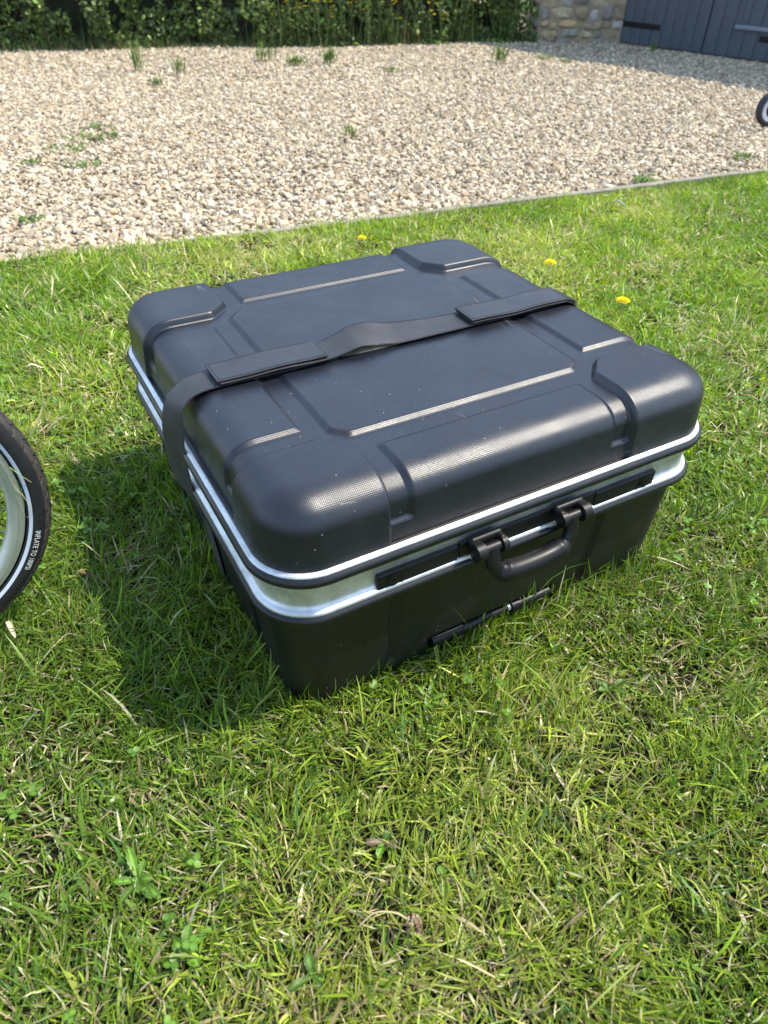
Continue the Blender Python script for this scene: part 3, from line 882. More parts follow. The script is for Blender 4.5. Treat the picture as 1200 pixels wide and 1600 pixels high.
# far lawn, shorter and more even
x, y = grass_points(48000, -2.3, 2.9, .2, 3.9, far); k = clumped(x, y, 3, 2.0); x, y = x[k], y[k]; parts.append(blades(x, y, '', .023, .0028, .74, 3, .12, 1.32))
x, y = grass_points(9000, -2.3, 2.9, .2, 3.9, far); parts.append(blades(x, y, '', .028, .0032, 1.15, 3, .50, 1.25))
# lusher tufts leaning on the foot of the case and along the board
def ring_pts(n):
    t = rng.uniform(0, 1, n); s_ = rng.integers(0, 4, n); off = rng.exponential(.018, n) - .018
    u = np.where(s_ == 0, -off + .015, np.where(s_ == 1, W_ + off - .015, t * W_)); v = np.where(s_ == 2, -off + .015, np.where(s_ == 3, D_ + off - .015, t * D_))
    k = ~((u > .028) & (u < W_ - .028) & (v > .028) & (v < D_ - .028)); u, v = u[k], v[k]
    return CX + u * cyaw - v * syaw, CY + u * syaw + v * cyaw
x, y = ring_pts(5600); parts.append(blades(x, y, '', .042, .0024, .50, 4, .12))
xe = rng.uniform(-2.2, 2.8, 5200); ye_ = edge_y(xe) - .018 - rng.exponential(.012, len(xe)); parts.append(blades(xe, ye_, '', .026, .0026, .6, 3, .12, 1.2))
# shaded side left of the case grows longer
xs_ = rng.uniform(-.75, .05, 9000); ys_ = rng.uniform(.42, 1.15, 9000); u, v = to_case(xs_, ys_)
k = (u < -.0) & (u > -.42) & (v > -.1) & (v < .62); parts.append(blades(xs_[k], ys_[k], '', .038, .0023, .75, 4, .08))
def join(parts):
    off = 0; V = []; Fs = []; C = []
    for v, f, c in parts: V.append(v); Fs.append(f + off); C.append(c); off += len(v)
    return np.concatenate(V), np.concatenate(Fs), np.concatenate(C)
V, F, C = join(parts)
print('grass quads', len(F))
o = mesh('grass', V, F, M_BLADE, smooth=True, col=C)
tag(o, 'short sunlit lawn grass with dry straw mixed in', 'grass', kind='stuff')

# clover and small round leaves through the lawn
def leaf_disc(cx, cy, cz, r, az, tilt, tr, n=10, notch=.0):
    ang = np.linspace(0, 2 * np.pi, n, endpoint=False)
    rad = r * (1 - notch * np.exp(-(np.minimum(ang, 2 * np.pi - ang) / .35) ** 2))
    lx = rad * np.cos(ang); ly = rad * np.sin(ang) * .85
    ex = np.array([math.cos(az) * math.cos(tilt), math.sin(az) * math.cos(tilt), math.sin(tilt)]); ey = np.array([-math.sin(az), math.cos(az), tr])
    pts = [np.array([cx, cy, cz - r * .15])] + [np.array([cx, cy, cz]) + ex * a + ey * b for a, b in zip(lx, ly)]
    fs = [(0, 1 + i, 1 + (i + 1) % n) for i in range(n)]
    return pts, fs
mb = MB()
xc = rng.uniform(-.9, 1.3, 5200); yc = rng.uniform(.05, 1.9, 5200)
dens = fbm(xc * 3.1 + 9, yc * 3.1, 55, 3) + .10 * (xc > .1)
u, v = to_case(xc, yc)
kk = (dens > .54) & (rng.random(5200) < .30 - .16 * (yc < .5)) & ~((u > .0) & (u < W_) & (v > 0) & (v < D_)) & (yc < edge_y(xc) - .03)
for px, py in zip(xc[kk], yc[kk]):
    z = float(lawn_h(np.array(px), np.array(py))) + rng.uniform(.014, .032); r = rng.uniform(.0024, .0046); a0 = rng.uniform(0, 6.28)
    gcol = tuple(np.array([.105, .205, .024]) * rng.uniform(.8, 1.45))
    for q in range(3):
        a = a0 + q * 2.094; p, f = leaf_disc(px + math.cos(a) * r * .95, py + math.sin(a) * r * .95, z, r, a + math.pi, rng.uniform(-.6, .3), rng.uniform(-.5, .5), 10, .0)
        mb.add(p, f, np.array([np.array(gcol) * 1.35] + [np.array(gcol) * rng.uniform(.8, 1.1) for _ in p[1:]]))
o = mb.build('clover', M_LEAF, smooth=True, col=True); tag(o, 'patches of small clover leaves scattered through the lawn', 'clover', kind='stuff')

# ---- broad leaved weeds, each a thing
def rosette(loc, n, ln, wd, label, seed, name='lawn_weed', cat='weed', up=.35, brown=0, toothed=True, group=None):
    r = random.Random(seed); e = empty(name, loc, label=label, cat=cat, group=group)
    for q in range(n):
        az = 2 * math.pi * q / n + r.uniform(-.8, .8); L = ln * r.uniform(.5, 1.35); wv = wd * r.uniform(.5, .8); N = 12
        lift = up * r.uniform(.5, 1.4); rows = []
        for i in range(N + 1):
            t = i / N; s_ = L * t; z = .012 + lift * L * math.sin(min(t * 2.0, 2.4)) * .8
            ww = wv * (.18 + math.sin(math.pi * min(t ** 1.25, 1)) ** .8 * (1 - .22 * (i % 2) * toothed)) * (0 if i == N else 1) + .0004
            cx_, cy_ = math.cos(az) * s_, math.sin(az) * s_; nx, ny = -math.sin(az), math.cos(az)
            rows.append([(cx_ + nx * ww * k, cy_ + ny * ww * k, z + abs(k) * ww * .35) for k in (-1, -.5, 0, .5, 1)])
        m2 = MB(); c = np.array([.100, .195, .022]) * r.uniform(.6, 1.4)
        if r.random() < brown: c = np.array([.16, .12, .07])
        cm = np.array([[c * f_ * r.uniform(.85, 1.15) for f_ in (.95, .8, 1.75, .8, .95)] for _ in rows]).reshape(-1, 3)
        m2.grid(rows, c=cm); m2.build('leaf', M_LEAF, e, smooth=True, col=True)
    return e
gz = lambda x, y: float(lawn_h(np.array(float(x)), np.array(float(y))))
for (x_, y_, n, ln, wd, sd_, lb, br) in [
    (-.250, .310, 8, .040, .0085, 1, 'broad oval leaved weed low in the grass at the lower left', 0),
    (-.185, .243, 5, .034, .0100, 2, 'jagged green weed leaf nearest the lower left corner of the lawn', 0),
    (.006, .352, 4, .024, .0080, 3, 'single pale ragged leaf in grass below the front corner of the case', .3),
    (.069, .316, 3, .026, .0090, 4, 'browned tip leaf lying in grass right of the centre foreground', .6),
    (.062, .536, 7, .030, .0060, 5, 'cut jagged weed in front of the foot of the case', .25),
    (.300, .560, 5, .032, .0075, 6, 'darker toothed weed in lawn right of the case front', 0),
    (-.060, .225, 4, .026, .0075, 7, 'small rounded weed beside the bottom edge foreground', 0),
    (-.540, .560, 5, .036, .0080, 8, 'green weed at the foot of the bicycle wheel', .2)]:
    rosette((x_, y_, gz(x_, y_) - .007), n, ln * .72, wd * .72, lb, sd_, brown=br, group='broad leaved lawn weeds')

# ---- dandelions behind the case
def blob_ring(mb, c, r, z, n, c_, ln, wd, lift):
    for q in range(n):
        a = 2 * math.pi * q / n + random.uniform(-.1, .1); ca, sa = math.cos(a), math.sin(a)
        p0 = (c[0] + ca * r * .15, c[1] + sa * r * .15, z); p1 = (c[0] + ca * ln - sa * wd, c[1] + sa * ln + ca * wd, z + lift)
        p2 = (c[0] + ca * ln * 1.06, c[1] + sa * ln * 1.06, z + lift); p3 = (c[0] + ca * ln + sa * wd, c[1] + sa * ln - ca * wd, z + lift)
        mb.add([p0, p1, p2, p3], [(0, 1, 2, 3)], c_)
M_PETAL = mat_attr('petal', .6, .2, .2)
M_STEM = mat_simple('flower_stem', (.16, .13, .07), .6)
def dandelion(gx, gy, hx, hy, hz, rad, label):
    e = empty('dandelion', (gx, gy, gz(gx, gy)), label=label, cat='flower', group='yellow dandelions behind the case')
    hx -= gx; hy -= gy; hz -= gz(gx, gy)
    mb = MB(); c = catmull([(0, 0, 0), (hx * .3, hy * .3 + .002, hz * .5), (hx, hy, hz)], 6); mb.tube(c, .0013, ref=(1, 0, 0), n=8); mb.build('stem', M_STEM, e, smooth=True)
    mb = MB()
    for k, (ln, lf, nn) in enumerate([(1, .0015, 26), (.82, .0035, 24), (.6, .0050, 18), (.35, .006, 12)]):
        blob_ring(mb, (hx, hy), rad, hz + k * .0008, nn, (.85, .64 + .03 * k, .012), rad * ln, rad * .10, lf)
    mb.build('flower_head', M_PETAL, e, col=True)
    m2 = MB(); m2.tube([(hx, hy, hz - .006), (hx, hy, hz - .003), (hx, hy, hz + .0005)], [.002, .0048, .0050], ref=(1, 0, 0), n=10); m2.build('calyx', M_BLADEG, e, smooth=True)
M_BLADEG = mat_simple('green_calyx', (.08, .14, .03), .6)
dandelion(.452, 1.935, .458, 1.975, .045, .0165, 'yellow dandelion on a brown stem behind the strap end of the case')
dandelion(.594, 1.690, .602, 1.725, .042, .0175, 'yellow dandelion furthest to the right behind the case')
dandelion(-.088, 2.21, -.084, 2.215, .022, .0140, 'yellow dandelion closest to the edging board')

# withered clover head
e = empty('withered_clover_flower', (.018, .250, gz(.018, .25)), label='withered brown clover flower head lying in the foreground grass', cat='flower')
mb = MB(); mb.tube(catmull([(-.035, .010, .030), (-.020, .018, .042), (.000, .018, .043), (.014, .014, .036)], 6), .0010, n=8); mb.build('stem', mat_simple('dry_stem', (.42, .34, .17), .7), e, smooth=True)
mb = MB()
for k in range(46):
    a = random.uniform(0, 6.28); b_ = random.uniform(-.6, 1.5); r_ = .0085
    p = np.array([.018 + math.cos(a) * math.cos(b_) * r_, .012 + math.sin(a) * math.cos(b_) * r_, .034 + math.sin(b_) * r_ * .9]); q = p * .55 + np.array([.018, .012, .034]) * .45
    mb.tube([q, p], [.0008, .0020], n=5, ref=(.3, .2, 1), c=random.choice([(.40, .28, .17), (.25, .15, .09), (.48, .40, .27)]))
mb.build('flower_head', M_LEAF, e, smooth=True, col=True)

# dry leaves on the lawn
def dry_leaf(loc, L, wd, az, col, label, name='dry_leaf', z=.03, thick=.0004):
    rows = []
    for i in range(11):
        t = i / 10; s_ = (t - .5) * L; ww = wd * math.sin(math.pi * (t * .94 + .03)) ** .7
        nx, ny = -math.sin(az), math.cos(az)
        rows.append([(math.cos(az) * s_ + nx * ww * k, math.sin(az) * s_ + ny * ww * k, z + .006 * math.sin(t * 5) + abs(k) * ww * .5) for k in (-1, -.5, 0, .5, 1)])
    mb = MB(); mb.grid(rows); o = mb.build(name, mat_simple(name + '_mat', col, .7, var=(200, tuple(c * .6 for c in col))), smooth=True)
    o.location = (loc[0], loc[1], gz(*loc)); tag(o, label, 'leaf'); return o
dry_leaf((-.752, 1.334), .036, .004, .5, (.60, .52, .36), 'pale dry leaf on the sunny lawn above the wheel')
dry_leaf((.816, 2.610), .050, .011, -.3, (.20, .24, .18), 'grey green fallen leaf in the far lawn behind the case', z=.030)
dry_leaf((-.500, .615), .030, .003, -.9, (.62, .55, .38), 'small bleached leaf on the grass below the wheel')
dry_leaf((-.44, .725), .030, .0028, .2, (.16, .085, .05), 'thin reddish brown leaf beside the tyre')

# ------------------------------------------------------------------ gravel stones
def ico(level):
    import bmesh
    bm = bmesh.new(); bmesh.ops.create_icosphere(bm, subdivisions=level, radius=1); v = np.array([tuple(q.co) for q in bm.verts]); f = np.array([[q.index for q in fc.verts] for fc in bm.faces]); bm.free(); return v, f
def stones(x, y, size, level, seed, zoff=0.0):
    r = np.random.default_rng(seed); v0, f0 = ico(level); n = len(x); nv = len(v0)
    vars_ = []
    for k in range(14):
        q = v0.copy()
        for _ in range(5):   # chip with planes
            d = r.normal(size=3); d /= np.linalg.norm(d); t = r.uniform(.45, .85); s_ = q @ d; q = q - np.maximum(s_ - t, 0)[:, None] * d * .9
        q = q * (1 + r.normal(0, .05, (nv, 1))); vars_.append(q)
    vars_ = np.array(vars_); Vs = vars_[r.integers(0, 14, n)]
    s = size * np.clip(r.lognormal(0, .38, n), .45, 2.3)
    sc = np.stack([s, s * r.uniform(.6, 1, n), s * r.uniform(.38, .75, n)], 1) * .5
    Vs = Vs * sc[:, None, :]
    ax = r.normal(size=(n, 3)) * [.45, .45, 0]; az = r.uniform(0, 2 * np.pi, n)
    def rot(V, a, i, j):
        c, s_ = np.cos(a)[:, None], np.sin(a)[:, None]; Vi = V[..., i] * c - V[..., j] * s_; Vj = V[..., i] * s_ + V[..., j] * c; V = V.copy(); V[..., i] = Vi; V[..., j] = Vj; return V
    Vs = rot(Vs, az, 0, 1); Vs = rot(Vs, ax[:, 0], 1, 2); Vs = rot(Vs, ax[:, 1], 0, 2)
    z = -.010 + sc[:, 2] * .5 + r.uniform(-.003, .009, n) + .012 * (fbm(x * 1.2, y * 1.2, 31, 2) - .5) + zoff
    Vs = Vs + np.stack([x, y, z], 1)[:, None]
    F = (f0[None] + (np.arange(n) * nv)[:, None, None]).reshape(-1, 3)
    pal = np.array([[.50, .41, .295], [.43, .335, .225], [.60, .525, .41], [.34, .27, .19], [.26, .215, .17], [.68, .62, .52], [.40, .26, .14], [.22, .20, .175], [.12, .115, .11], [.48, .445, .39]])
    pr = np.array([.21, .14, .22, .10, .08, .12, .018, .04, .015, .07]); pr /= pr.sum()
    pal = pal * .72 + pal.mean(0) * .28
    c = np.array([1.13, 1.10, 1.01]) * pal[r.choice(len(pal), n, p=pr)] * r.lognormal(0, .10, n)[:, None]
    return Vs.reshape(-1, 3), F, np.repeat(c, nv, axis=0)
def jgrid(x0, x1, y0, y1, p, lim):
    gx, gy = np.meshgrid(np.arange(x0, x1, p), np.arange(y0, y1, p)); x = gx.ravel() + rng.uniform(-.5, .5, gx.size) * p; y = gy.ravel() + rng.uniform(-.5, .5, gx.size) * p
    k = (y > edge_y(x) + .019) & lim(x, y); return x[k], y[k]
wedge = lambda x, y: (x > -.75 - .52 * y) & (x < .75 + .52 * y)
gp_ = []
x, y = jgrid(-2.6, 3.0, 1.2, 3.7, .0112, lambda x, y: wedge(x, y) & (y - .25 * x < 2.8)); gp_.append(stones(x, y, .0172, 2, 5))
x, y = jgrid(-5, 4.8, 2.4, 8.2, .0124, lambda x, y: wedge(x, y) & (y - .25 * x >= 2.8) & (y < 5.2)); gp_.append(stones(x, y, .0170, 1, 6))
x, y = jgrid(-5.6, 5.2, 5.2, 8.8, .0150, lambda x, y: wedge(x, y)); gp_.append(stones(x, y, .0188, 1, 7))
V, F, C = join(gp_); print('stone tris', len(F))
o = mesh('gravel', V, F, M_PEBBLE, smooth=False, col=C); tag(o, 'pale beige and grey gravel covering the drive', 'gravel', kind='stuff')

# weeds in the gravel
def gravel_weed(x_, y_, hgt, spread, n, sd_, label, flat=False, colr=(.11, .19, .035)):
    r = random.Random(sd_); m2 = MB()
    for q in range(n):
        az = r.uniform(0, 6.28); L = hgt * r.uniform(.6, 1.2); bx, by = r.gauss(0, spread * .4), r.gauss(0, spread * .3); lean = r.uniform(.8, 1.3) if flat else r.uniform(.1, .6)
        c = tuple(np.array(colr) * r.uniform(.7, 1.5)); p0 = np.array([bx, by, 0]); d = np.array([math.cos(az) * math.sin(lean), math.sin(az) * math.sin(lean), math.cos(lean)])
        s_ = np.array([-math.sin(az), math.cos(az), 0]) * (.0065 if flat else .0035)
        pts = [p0 - s_ * .3, p0 + s_ * .3, p0 + d * L * .5 + s_, p0 + d * L * .5 - s_, p0 + d * L + np.array([0, 0, -.1 * L])]
        m2.add(pts, [(0, 1, 2, 3), (3, 2, 4)], c)
        if not flat:
            for w_ in range(4):
                a2 = r.uniform(0, 6.28); b0 = p0 + d * L * r.uniform(.3, 1); e_ = np.array([math.cos(a2), math.sin(a2), .3]) * .014; q_ = np.array([-math.sin(a2), math.cos(a2), 0]) * .004
                m2.add([b0, b0 + e_ * .5 + q_, b0 + e_, b0 + e_ * .5 - q_], [(0, 1, 2, 3)], c)
    o = m2.build('gravel_weed', M_LEAF, col=True); o.location = (x_, y_, 0.010); tag(o, label, 'weed', 'weeds growing up through the gravel'); return o
gw = [(-1.340, 3.56, .035, .14, 60, True, 'largest low weed mat in the gravel left of centre'),
      (-1.420, 3.75, .03, .06, 26, True, 'small weed just behind the largest gravel weed mat'),
      (-1.400, 3.33, .025, .11, 40, True, 'long thin weed mat left of the largest one in the gravel'),
      (-1.250, 3.08, .025, .09, 36, True, 'low weed mat nearest the lawn on the left gravel'),
      (-1.470, 3.09, .025, .06, 20, True, 'tiny low weed left of the nearest weed mat'),
      (-1.450, 4.95, .04, .05, 26, False, 'small bright tuft of weed in the middle of the left gravel'),
      (-1.700, 5.45, .20, .04, 26, False, 'tall thin weed stalk standing in the gravel before the hedge'),
      (-1.400, 5.35, .13, .04, 18, False, 'shorter thin weed stalk right of the tall one'),
      (-.690, 5.85, .06, .10, 60, False, 'dark leafy weed tuft in the far gravel at centre'),
      (-.940, 6.05, .10, .09, 40, False, 'pale leafy weed behind the dark centre tuft'),
      (-.460, 5.95, .12, .07, 40, False, 'upright bright green weed right of the dark tuft'),
      (-.200, 3.66, .05, .05, 20, False, 'lone sprig of weed in the gravel behind the case'),
      (.0, 5.7, .04, .09, 36, True, 'low spread weed right of the upright green weed'),
      (-1.190, 2.36, .03, .05, 26, True, 'small weed by the board at the left edge'),
      (.806, 6.22, .12, .07, 50, False, 'leafy weed in front of the hedge foot on the right'),
      (1.190, 6.48, .03, .08, 34, True, 'left low weed before the stone wall'),
      (1.320, 6.28, .03, .08, 34, True, 'right low weed before the stone wall'),
      (1.560, 3.40, .04, .06, 26, True, 'weed in the gravel near the right edge by the board'),
      (1.000, 2.99, .035, .07, 34, True, 'grassy weed touching the edging board on the right'),
      (2.10, 6.75, .10, .03, 14, False, 'thin weed at the foot of the grey doors')]
for i, q in enumerate(gw): gravel_weed(q[0], q[1], q[2], q[3], q[4], 100 + i, q[6], flat=q[5])

# ------------------------------------------------------------------ hedge
H0 = np.array([-2.976, 6.32]); H1 = np.array([1.24, 7.60]); hd = (H1 - H0) / np.linalg.norm(H1 - H0); hn = np.array([hd[1], -hd[0]])
HL0, HL1, HH, HD = -4.0, np.linalg.norm(H1 - H0), 1.9, .8
def hedge_pt(s, off, z): p = H0 + hd * s - hn * off; return (p[0], p[1], z)
hedge = empty('hedge', (*H0, 0), label='dark green leafy hedge along the back of the gravel', cat='hedge')
def loc(v): v = np.array(v, float); v[..., 0] -= H0[0]; v[..., 1] -= H0[1]; return v
# twiggy core
mb = MB(); rows = []
for i in range(60):
    s = HL0 + (HL1 - HL0 - .05) * i / 59; row = []
    for k in range(13):
        t = k / 12
        if t < .45: off = .20; z = HH * .92 * t / .45
        elif t < .55: off = .20 + (HD - .4) * (t - .45) / .1; z = HH * .92
        else: off = HD - .2; z = HH * .92 * (1 - t) / .45
        off += .07 * (vnoise(np.array(s * 3.), np.array(z * 3. + t * 9), 3) - .5); row.append(hedge_pt(s, off, z))
    rows.append(row)
mb.grid(loc(np.array(rows))); mb.build('core', mat_simple('twig_mass', (.020, .026, .012), .95, bump=(30, 1, .03)), hedge, smooth=True)
n = 90000
s = rng.uniform(HL0, HL1, n); z = HH * rng.uniform(.01, 1, n) ** 1.7; lump = fbm(s * 2.6, z * 2.6, 61, 3)
off = np.minimum(.13 - (lump - .35) * .45 + rng.normal(0, .045, n), .19)
k = rng.random(n) < .28; off = np.where(k, HD - off, off); top = rng.random(n) < .12; z = np.where(top, HH - .05 + .1 * lump, z); off = np.where(top, rng.uniform(.1, HD - .1, n), off)
keepl = fbm(s * 7, z * 7, 66, 2) > .36; s, z, off, lump, k = s[keepl], z[keepl], off[keepl], lump[keepl], k[keepl]; n = len(s)
P0 = H0[None] + hd[None] * s[:, None] - hn[None] * off[:, None]
nrm = np.stack([hn[0] + rng.normal(0, .55, n), hn[1] + rng.normal(0, .55, n), .45 + rng.normal(0, .5, n)], 1); nrm[k, :2] *= -1; nrm /= np.linalg.norm(nrm, axis=1)[:, None]
t1 = np.cross(nrm, rng.normal(size=(n, 3))); t1 /= np.linalg.norm(t1, axis=1)[:, None]; t2 = np.cross(nrm, t1)
ls = rng.uniform(.013, .028, n)[:, None]; C3 = np.concatenate([P0, z[:, None]], 1)
quad = np.stack([C3 - t1 * ls, C3 + t2 * ls * .55, C3 + t1 * ls, C3 - t2 * ls * .55], 1)
colh = np.array([.092, .132, .030]) * rng.lognormal(0, .55, n)[:, None] * (1 + .5 * (rng.random(n) < .15))[:, None]
F = np.arange(n * 4).reshape(n, 4)
mesh('foliage', loc(quad.reshape(-1, 3)), F, M_LEAF, hedge, smooth=False, col=np.repeat(colh, 4, axis=0))
mb = MB()
for i in range(40):
    s_ = random.uniform(HL0 + .2, HL1 - .2); p = hedge_pt(s_, .25, 0); q = hedge_pt(s_ + random.uniform(-.15, .15), .28, random.uniform(.5, 1.2))
    mb.tube(loc(np.array([p, ((np.array(p) + q) / 2 + [.03, 0, 0]), q])), [.012, .009, .005], n=6, ref=(1, 0, 0))
mb.build('stems', mat_simple('bark', (.09, .07, .05), .9), hedge, smooth=True)

# rough grass along the foot of the hedge
nv_ = 9000
s = rng.uniform(HL0, HL1 - .05, nv_); off = rng.normal(.04, .07, nv_); dd = fbm(s * 1.5, s * 0, 71, 2)
gx, gy = (H0[None] + hd[None] * s[:, None] - hn[None] * off[:, None]).T
hh = .055 * rng.lognormal(0, .5, nv_) * (.3 + 1.2 * dd) * (1 + .9 * (s > 1.6)); az = rng.uniform(0, 6.28, nv_); ln_ = rng.uniform(.1, .6, nv_)
tip = np.stack([gx + np.cos(az) * np.sin(ln_) * hh, gy + np.sin(az) * np.sin(ln_) * hh, np.cos(ln_) * hh], 1); sd2 = np.stack([-np.sin(az), np.cos(az), az * 0], 1) * .004
b0 = np.stack([gx, gy, az * 0 - .01], 1); V = np.stack([b0 - sd2, b0 + sd2, tip], 1).reshape(-1, 3)
c = np.array([[.09, .16, .035], [.15, .19, .05], [.30, .22, .13], [.06, .11, .03]])[rng.integers(0, 4, nv_)]
o = mesh('verge_grass', V, np.arange(nv_ * 3).reshape(-1, 3), M_LEAF, smooth=False, col=np.repeat(c, 3, axis=0)); tag(o, 'rough mixed grass and dry stalks along the foot of the hedge', 'grass', kind='stuff')

# yellow flowering weeds in front of the hedge
def at_px(px, Y): # x on the hedge foot for a photo column
    a = (px - 600) / F_PX; return a
yf = [(395, .46, 1), (432, .40, 2), (462, .50, 3), (505, .42, 4), (548, .46, 5), (578, .36, 6), (640, .40, 7), (708, .44, 8), (770, .40, 9)]
words = ['leftmost of the yellow flowering plants by the hedge', 'second yellow flowering plant from the left by the hedge', 'tallest yellow flowering plant, third from the left by the hedge', 'fourth yellow flowering plant from the left by the hedge',
         'middle one of the nine yellow flowering plants by the hedge', 'shortest yellow flowering plant, sixth from the left by the hedge', 'third yellow flowering plant from the right by the hedge', 'second yellow flowering plant from the stone wall', 'yellow flowering plant nearest the stone wall']
for (px, hgt, sd_), lb in zip(yf, words):
    r = random.Random(sd_)
    s_ = (px - 0) / 840 * (1.305 + 2.976) * 1.045; base = H0 + hd * s_ + hn * .10
    e = empty('flowering_weed', (base[0], base[1], 0), label=lb, cat='plant', group='yellow flowering plants along the hedge')
    m2 = MB(); fl = MB(); stm = MB()
    for q in range(11):
        bx, by = r.gauss(0, .075), r.gauss(0, .04); h_ = hgt * r.uniform(.5, 1.1); tx, ty = bx + r.gauss(0, .04), by + r.gauss(0, .03)
        stm.tube([(bx, by, -.01), ((bx + tx) / 2, (by + ty) / 2 + .01, h_ * .5), (tx, ty, h_)], [.003, .0025, .0015], n=5, ref=(1, 0, 0))
        for w_ in range(16):
            t = r.uniform(.05, .95); cx_, cy_, cz_ = bx + (tx - bx) * t, by + (ty - by) * t, h_ * t; a = r.uniform(0, 6.28); L = r.uniform(.02, .05) * (1.2 - t * .5)
            dx_, dy_ = math.cos(a), math.sin(a); up_ = r.uniform(-.1, .7)
            m2.add([(cx_, cy_, cz_), (cx_ + dx_ * L * .5 - dy_ * L * .22, cy_ + dy_ * L * .5 + dx_ * L * .22, cz_ + up_ * L * .5), (cx_ + dx_ * L, cy_ + dy_ * L, cz_ + up_ * L * .8), (cx_ + dx_ * L * .5 + dy_ * L * .22, cy_ + dy_ * L * .5 - dx_ * L * .22, cz_ + up_ * L * .5)],
                   [(0, 1, 2, 3)], tuple(np.array([.075, .13, .035]) * r.uniform(.7, 1.6)))
        for w_ in range(r.choice([1, 2, 3])):
            fx, fy, fz = tx + r.gauss(0, .02), ty + r.gauss(0, .02), h_ + r.gauss(0, .02)
            for u_ in range(7):
                a = u_ * .9; fl.add([(fx, fy, fz), (fx + math.cos(a) * .014 - math.sin(a) * .005, fy + math.sin(a) * .014 + math.cos(a) * .005, fz + .004), (fx + math.cos(a) * .014 + math.sin(a) * .005, fy + math.sin(a) * .014 - math.cos(a) * .005, fz + .004)], [(0, 1, 2)], (.72, .56, .02))
    m2.build('leaves', M_LEAF, e, col=True); fl.build('flowers', M_PETAL, e, col=True); stm.build('stems', mat_simple('green_stem', (.10, .14, .04), .7), e)

# ------------------------------------------------------------------ stone wall at the end of the hedge
wall = empty('stone_wall', (1.290, 7.52, 0), label='rough coursed rubble stone wall between the hedge and the grey doors', cat='wall')
mb = MB(); mb.box((-.012, -.008, -.05), (.745, .45, 1.55)); mb.build('mortar', mat_simple('mortar', (.34, .28, .19), .95, bump=(80, 1, .006), var=(20, (.22, .18, .13))), wall)
r = random.Random(4); vs0, fs0 = ico(3); mbs = MB(); zc = -.03
pal = [(.46, .36, .21), (.38, .31, .20), (.50, .42, .27), (.34, .28, .20), (.40, .37, .32), (.50, .36, .19), (.28, .25, .21), (.46, .43, .37)]
def rock(c, h3, col, rr):
    P3 = []
    ph = [rr.uniform(0, 6.28) for _ in range(6)]
    for p in vs0:
        q = np.sign(p) * np.abs(p) ** .55
        n_ = 1 + .055 * math.sin(p[0] * 3.1 + ph[0]) + .05 * math.sin(p[2] * 4 + ph[1]) + .035 * math.sin(p[1] * 6 + p[0] * 5 + ph[2])
        P3.append((c[0] + q[0] * h3[0] * n_, c[1] + q[1] * h3[1] * (n_ + .1 * math.sin(p[0] * 5 + p[2] * 4 + ph[3])), c[2] + q[2] * h3[2] * n_))
    mbs.add(P3, [tuple(f) for f in fs0], col)
while zc < 1.52:
    ch = r.uniform(.045, .11); xq = 0.0
    while xq < .74:
        wq = r.uniform(.06, .22); wq = min(wq, .745 - xq) if .745 - xq - wq > .06 else .745 - xq
        rock((xq + wq / 2, .03, zc + ch / 2 + r.uniform(-.014, .014)), (wq / 2 * r.uniform(.85, 1.0), .050 * r.uniform(.85, 1.25), ch / 2 * r.uniform(.75, 1.1)), tuple(np.array(r.choice(pal)) * r.uniform(.8, 1.15)), r)
        xq += wq
    yq = .02
    while yq < .45:
        wq = r.uniform(.12, .22); rock((.02, yq + wq / 2, zc + ch / 2), (.05, wq / 2 * .96, ch / 2 * .97), tuple(np.array(r.choice(pal)) * r.uniform(.8, 1.15)), r); yq += wq
    zc += ch
mbs.build('stones', M_STONE, wall, smooth=True, col=True)

# ------------------------------------------------------------------ outbuilding with grey doors
DA = np.array([2.020, 7.520]); DB = np.array([2.908, 6.403]); dd_ = (DB - DA) / np.linalg.norm(DB - DA)
ang = math.atan2(dd_[1], dd_[0])
# local frame: +x along the doors towards the camera side, +y into the building
bld = empty('outbuilding', (DA[0], DA[1], 0), ang, label='outbuilding with slate grey boarded double doors at the upper right', cat='outbuilding')
M_GREY = mat_simple('slate_grey_paint', (.074, .090, .112), .55, bump=(45, .25, .002), var=(9, (.092, .108, .130)))
M_GREY2 = mat_simple('pale_grey_paint', (.20, .23, .27), .5)
M_IRON = mat_simple('black_iron', (.010, .010, .012), .5, .3, bump=(200, .4, .001))
def door(x0, x1, nb, npl, ztop_=1.86):
    e = empty('door', (x0, 0, 0)); e.parent = bld
    mb = MB(); wb = (x1 - x0) / npl
    for k in range(npl): mb.box((k * wb + .0012, 0.0, .012), ((k + 1) * wb - .0012, .030, ztop_), .005)
    mb.box((.004, .012, .02), (x1 - x0 - .004, .045, ztop_ - .01))
    auto_smooth(mb.build('boards', M_GREY, e), 40)
    return e
d1 = door(.004, .826, 0, 8); d2 = door(.836, 1.72, 0, 8)
def hinge(e, x0, x1, z, side):
    mb = MB(); mb.box((x0, -.008, z - .020), (x1, .0045, z + .020), .004)
    xk = x0 if side < 0 else x1
    mb.box((xk - .016 if side < 0 else xk + .002, -.010, z - .065), (xk - .002 if side < 0 else xk + .016, .004, z + .065), .003)
    for t in (.12, .4, .65, .9):
        xx = x0 + (x1 - x0) * t; mb.tube([(xx, -.012, z), (xx, -.007, z)], .008, ref=(1, 0, 0), n=8)
    auto_smooth(mb.build('strap_hinge', M_IRON, e), 40)
hinge(d1, .0, .40, .150, -1); hinge(d1, .0, .40, 1.50, -1)
hinge(d2, .465, .884, .150, 1); hinge(d2, .465, .884, 1.50, 1)
mb = MB(); mb.box((.245, -.028, .198), (.620, -.002, .226), .005); auto_smooth(mb.build('rail', M_GREY2, d2), 40)
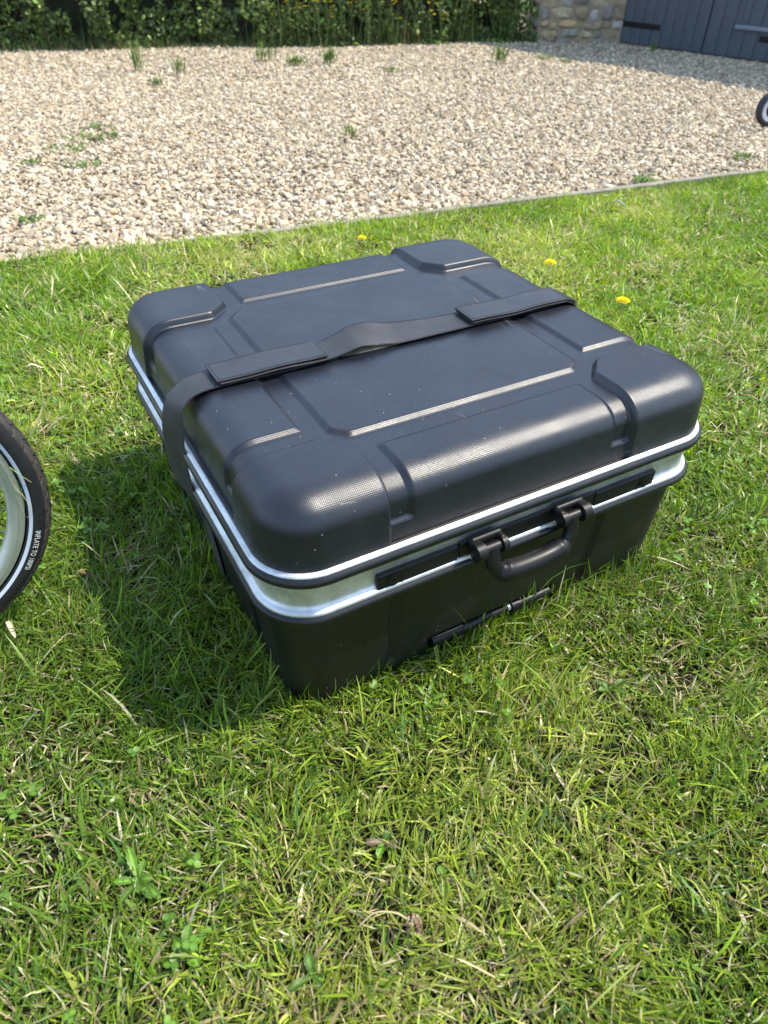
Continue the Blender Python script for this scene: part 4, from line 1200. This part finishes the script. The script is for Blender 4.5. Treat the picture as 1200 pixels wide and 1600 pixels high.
mb = MB(); mb.box((.262, -.007, .228), (.278, .003, 1.30), .003); mb.box((.590, -.007, .228), (.606, .003, 1.30), .003); mb.build('panel_trim', M_GREY, d2)
mb = MB(); mb.box((1.735, -.02, -.05), (4.2, .30, 2.02)); mb.box((.005, -.02, 1.88), (1.735, .30, 2.02))
mb.box((.0, 2.8, -.05), (4.2, 3.0, 2.02)); mb.box((.02, .30, -.05), (.20, 2.8, 2.02)); mb.box((4.0, .30, -.05), (4.2, 2.8, 2.02))
mb.build('wall', mat_simple('rendered_stone', (.32, .26, .18), .95, bump=(14, 1, .03), var=(7, (.22, .18, .13))), bld)
mb = MB(); P4 = []
for yy, zz_ in ((-.06, 1.99), (1.5, 3.0), (3.2, 1.99)): P4.append([(-.15, yy, zz_), (4.35, yy, zz_)])
mb.grid(P4); P4b = [[(a, b, c + .08) for a, b, c in row] for row in P4]; mb.grid(P4b)
mb.build('roof', mat_simple('slate_roof', (.10, .10, .11), .7, bump=(20, .6, .01)), bld)

# ------------------------------------------------------------------ small wheel at the right edge
sw = empty('small_wheel', (1.948, 4.10, .002), R(14), label='small black wheel with a pale ring standing on the gravel at the right edge', cat='wheel')
def revolve(name, sec, mat, parent, n=64, sharp=40):
    """sec rows (radius, y); axis along local y at height .083"""
    mb = MB()
    mb.grid([[(r_ * math.cos(2 * math.pi * k / n), y_, .083 + r_ * math.sin(2 * math.pi * k / n)) for k in range(n)] for r_, y_ in sec], cu=True, cv=True)
    return auto_smooth(mb.build(name, mat, parent), sharp)
tyr = revolve('tyre', [(.060 + .0, -.017)] + [(.064 + .017 * math.cos(R(a)), .021 * math.sin(R(a))) for a in range(-75, 76, 15)] + [(.060, .017)], mat_simple('small_tyre_rubber', (.016, .019, .026), .55, bump=(300, .3, .001)), sw)
revolve('rim', [(.0605, -.0165), (.0590, -.0200), (.0400, -.0190), (.0385, -.0150), (.0385, .0150), (.0400, .0190), (.0590, .0200), (.0605, .0165)], mat_simple('pale_rim', (.52, .54, .58), .45, var=(30, (.42, .44, .48))), sw)
revolve('hub', [(.0380, -.0150), (.0340, -.0175), (.0140, -.0210), (.0002, -.0215), (.0002, .0215), (.0140, .0210), (.0340, .0175), (.0380, .0150)], M_RUBBER, sw)
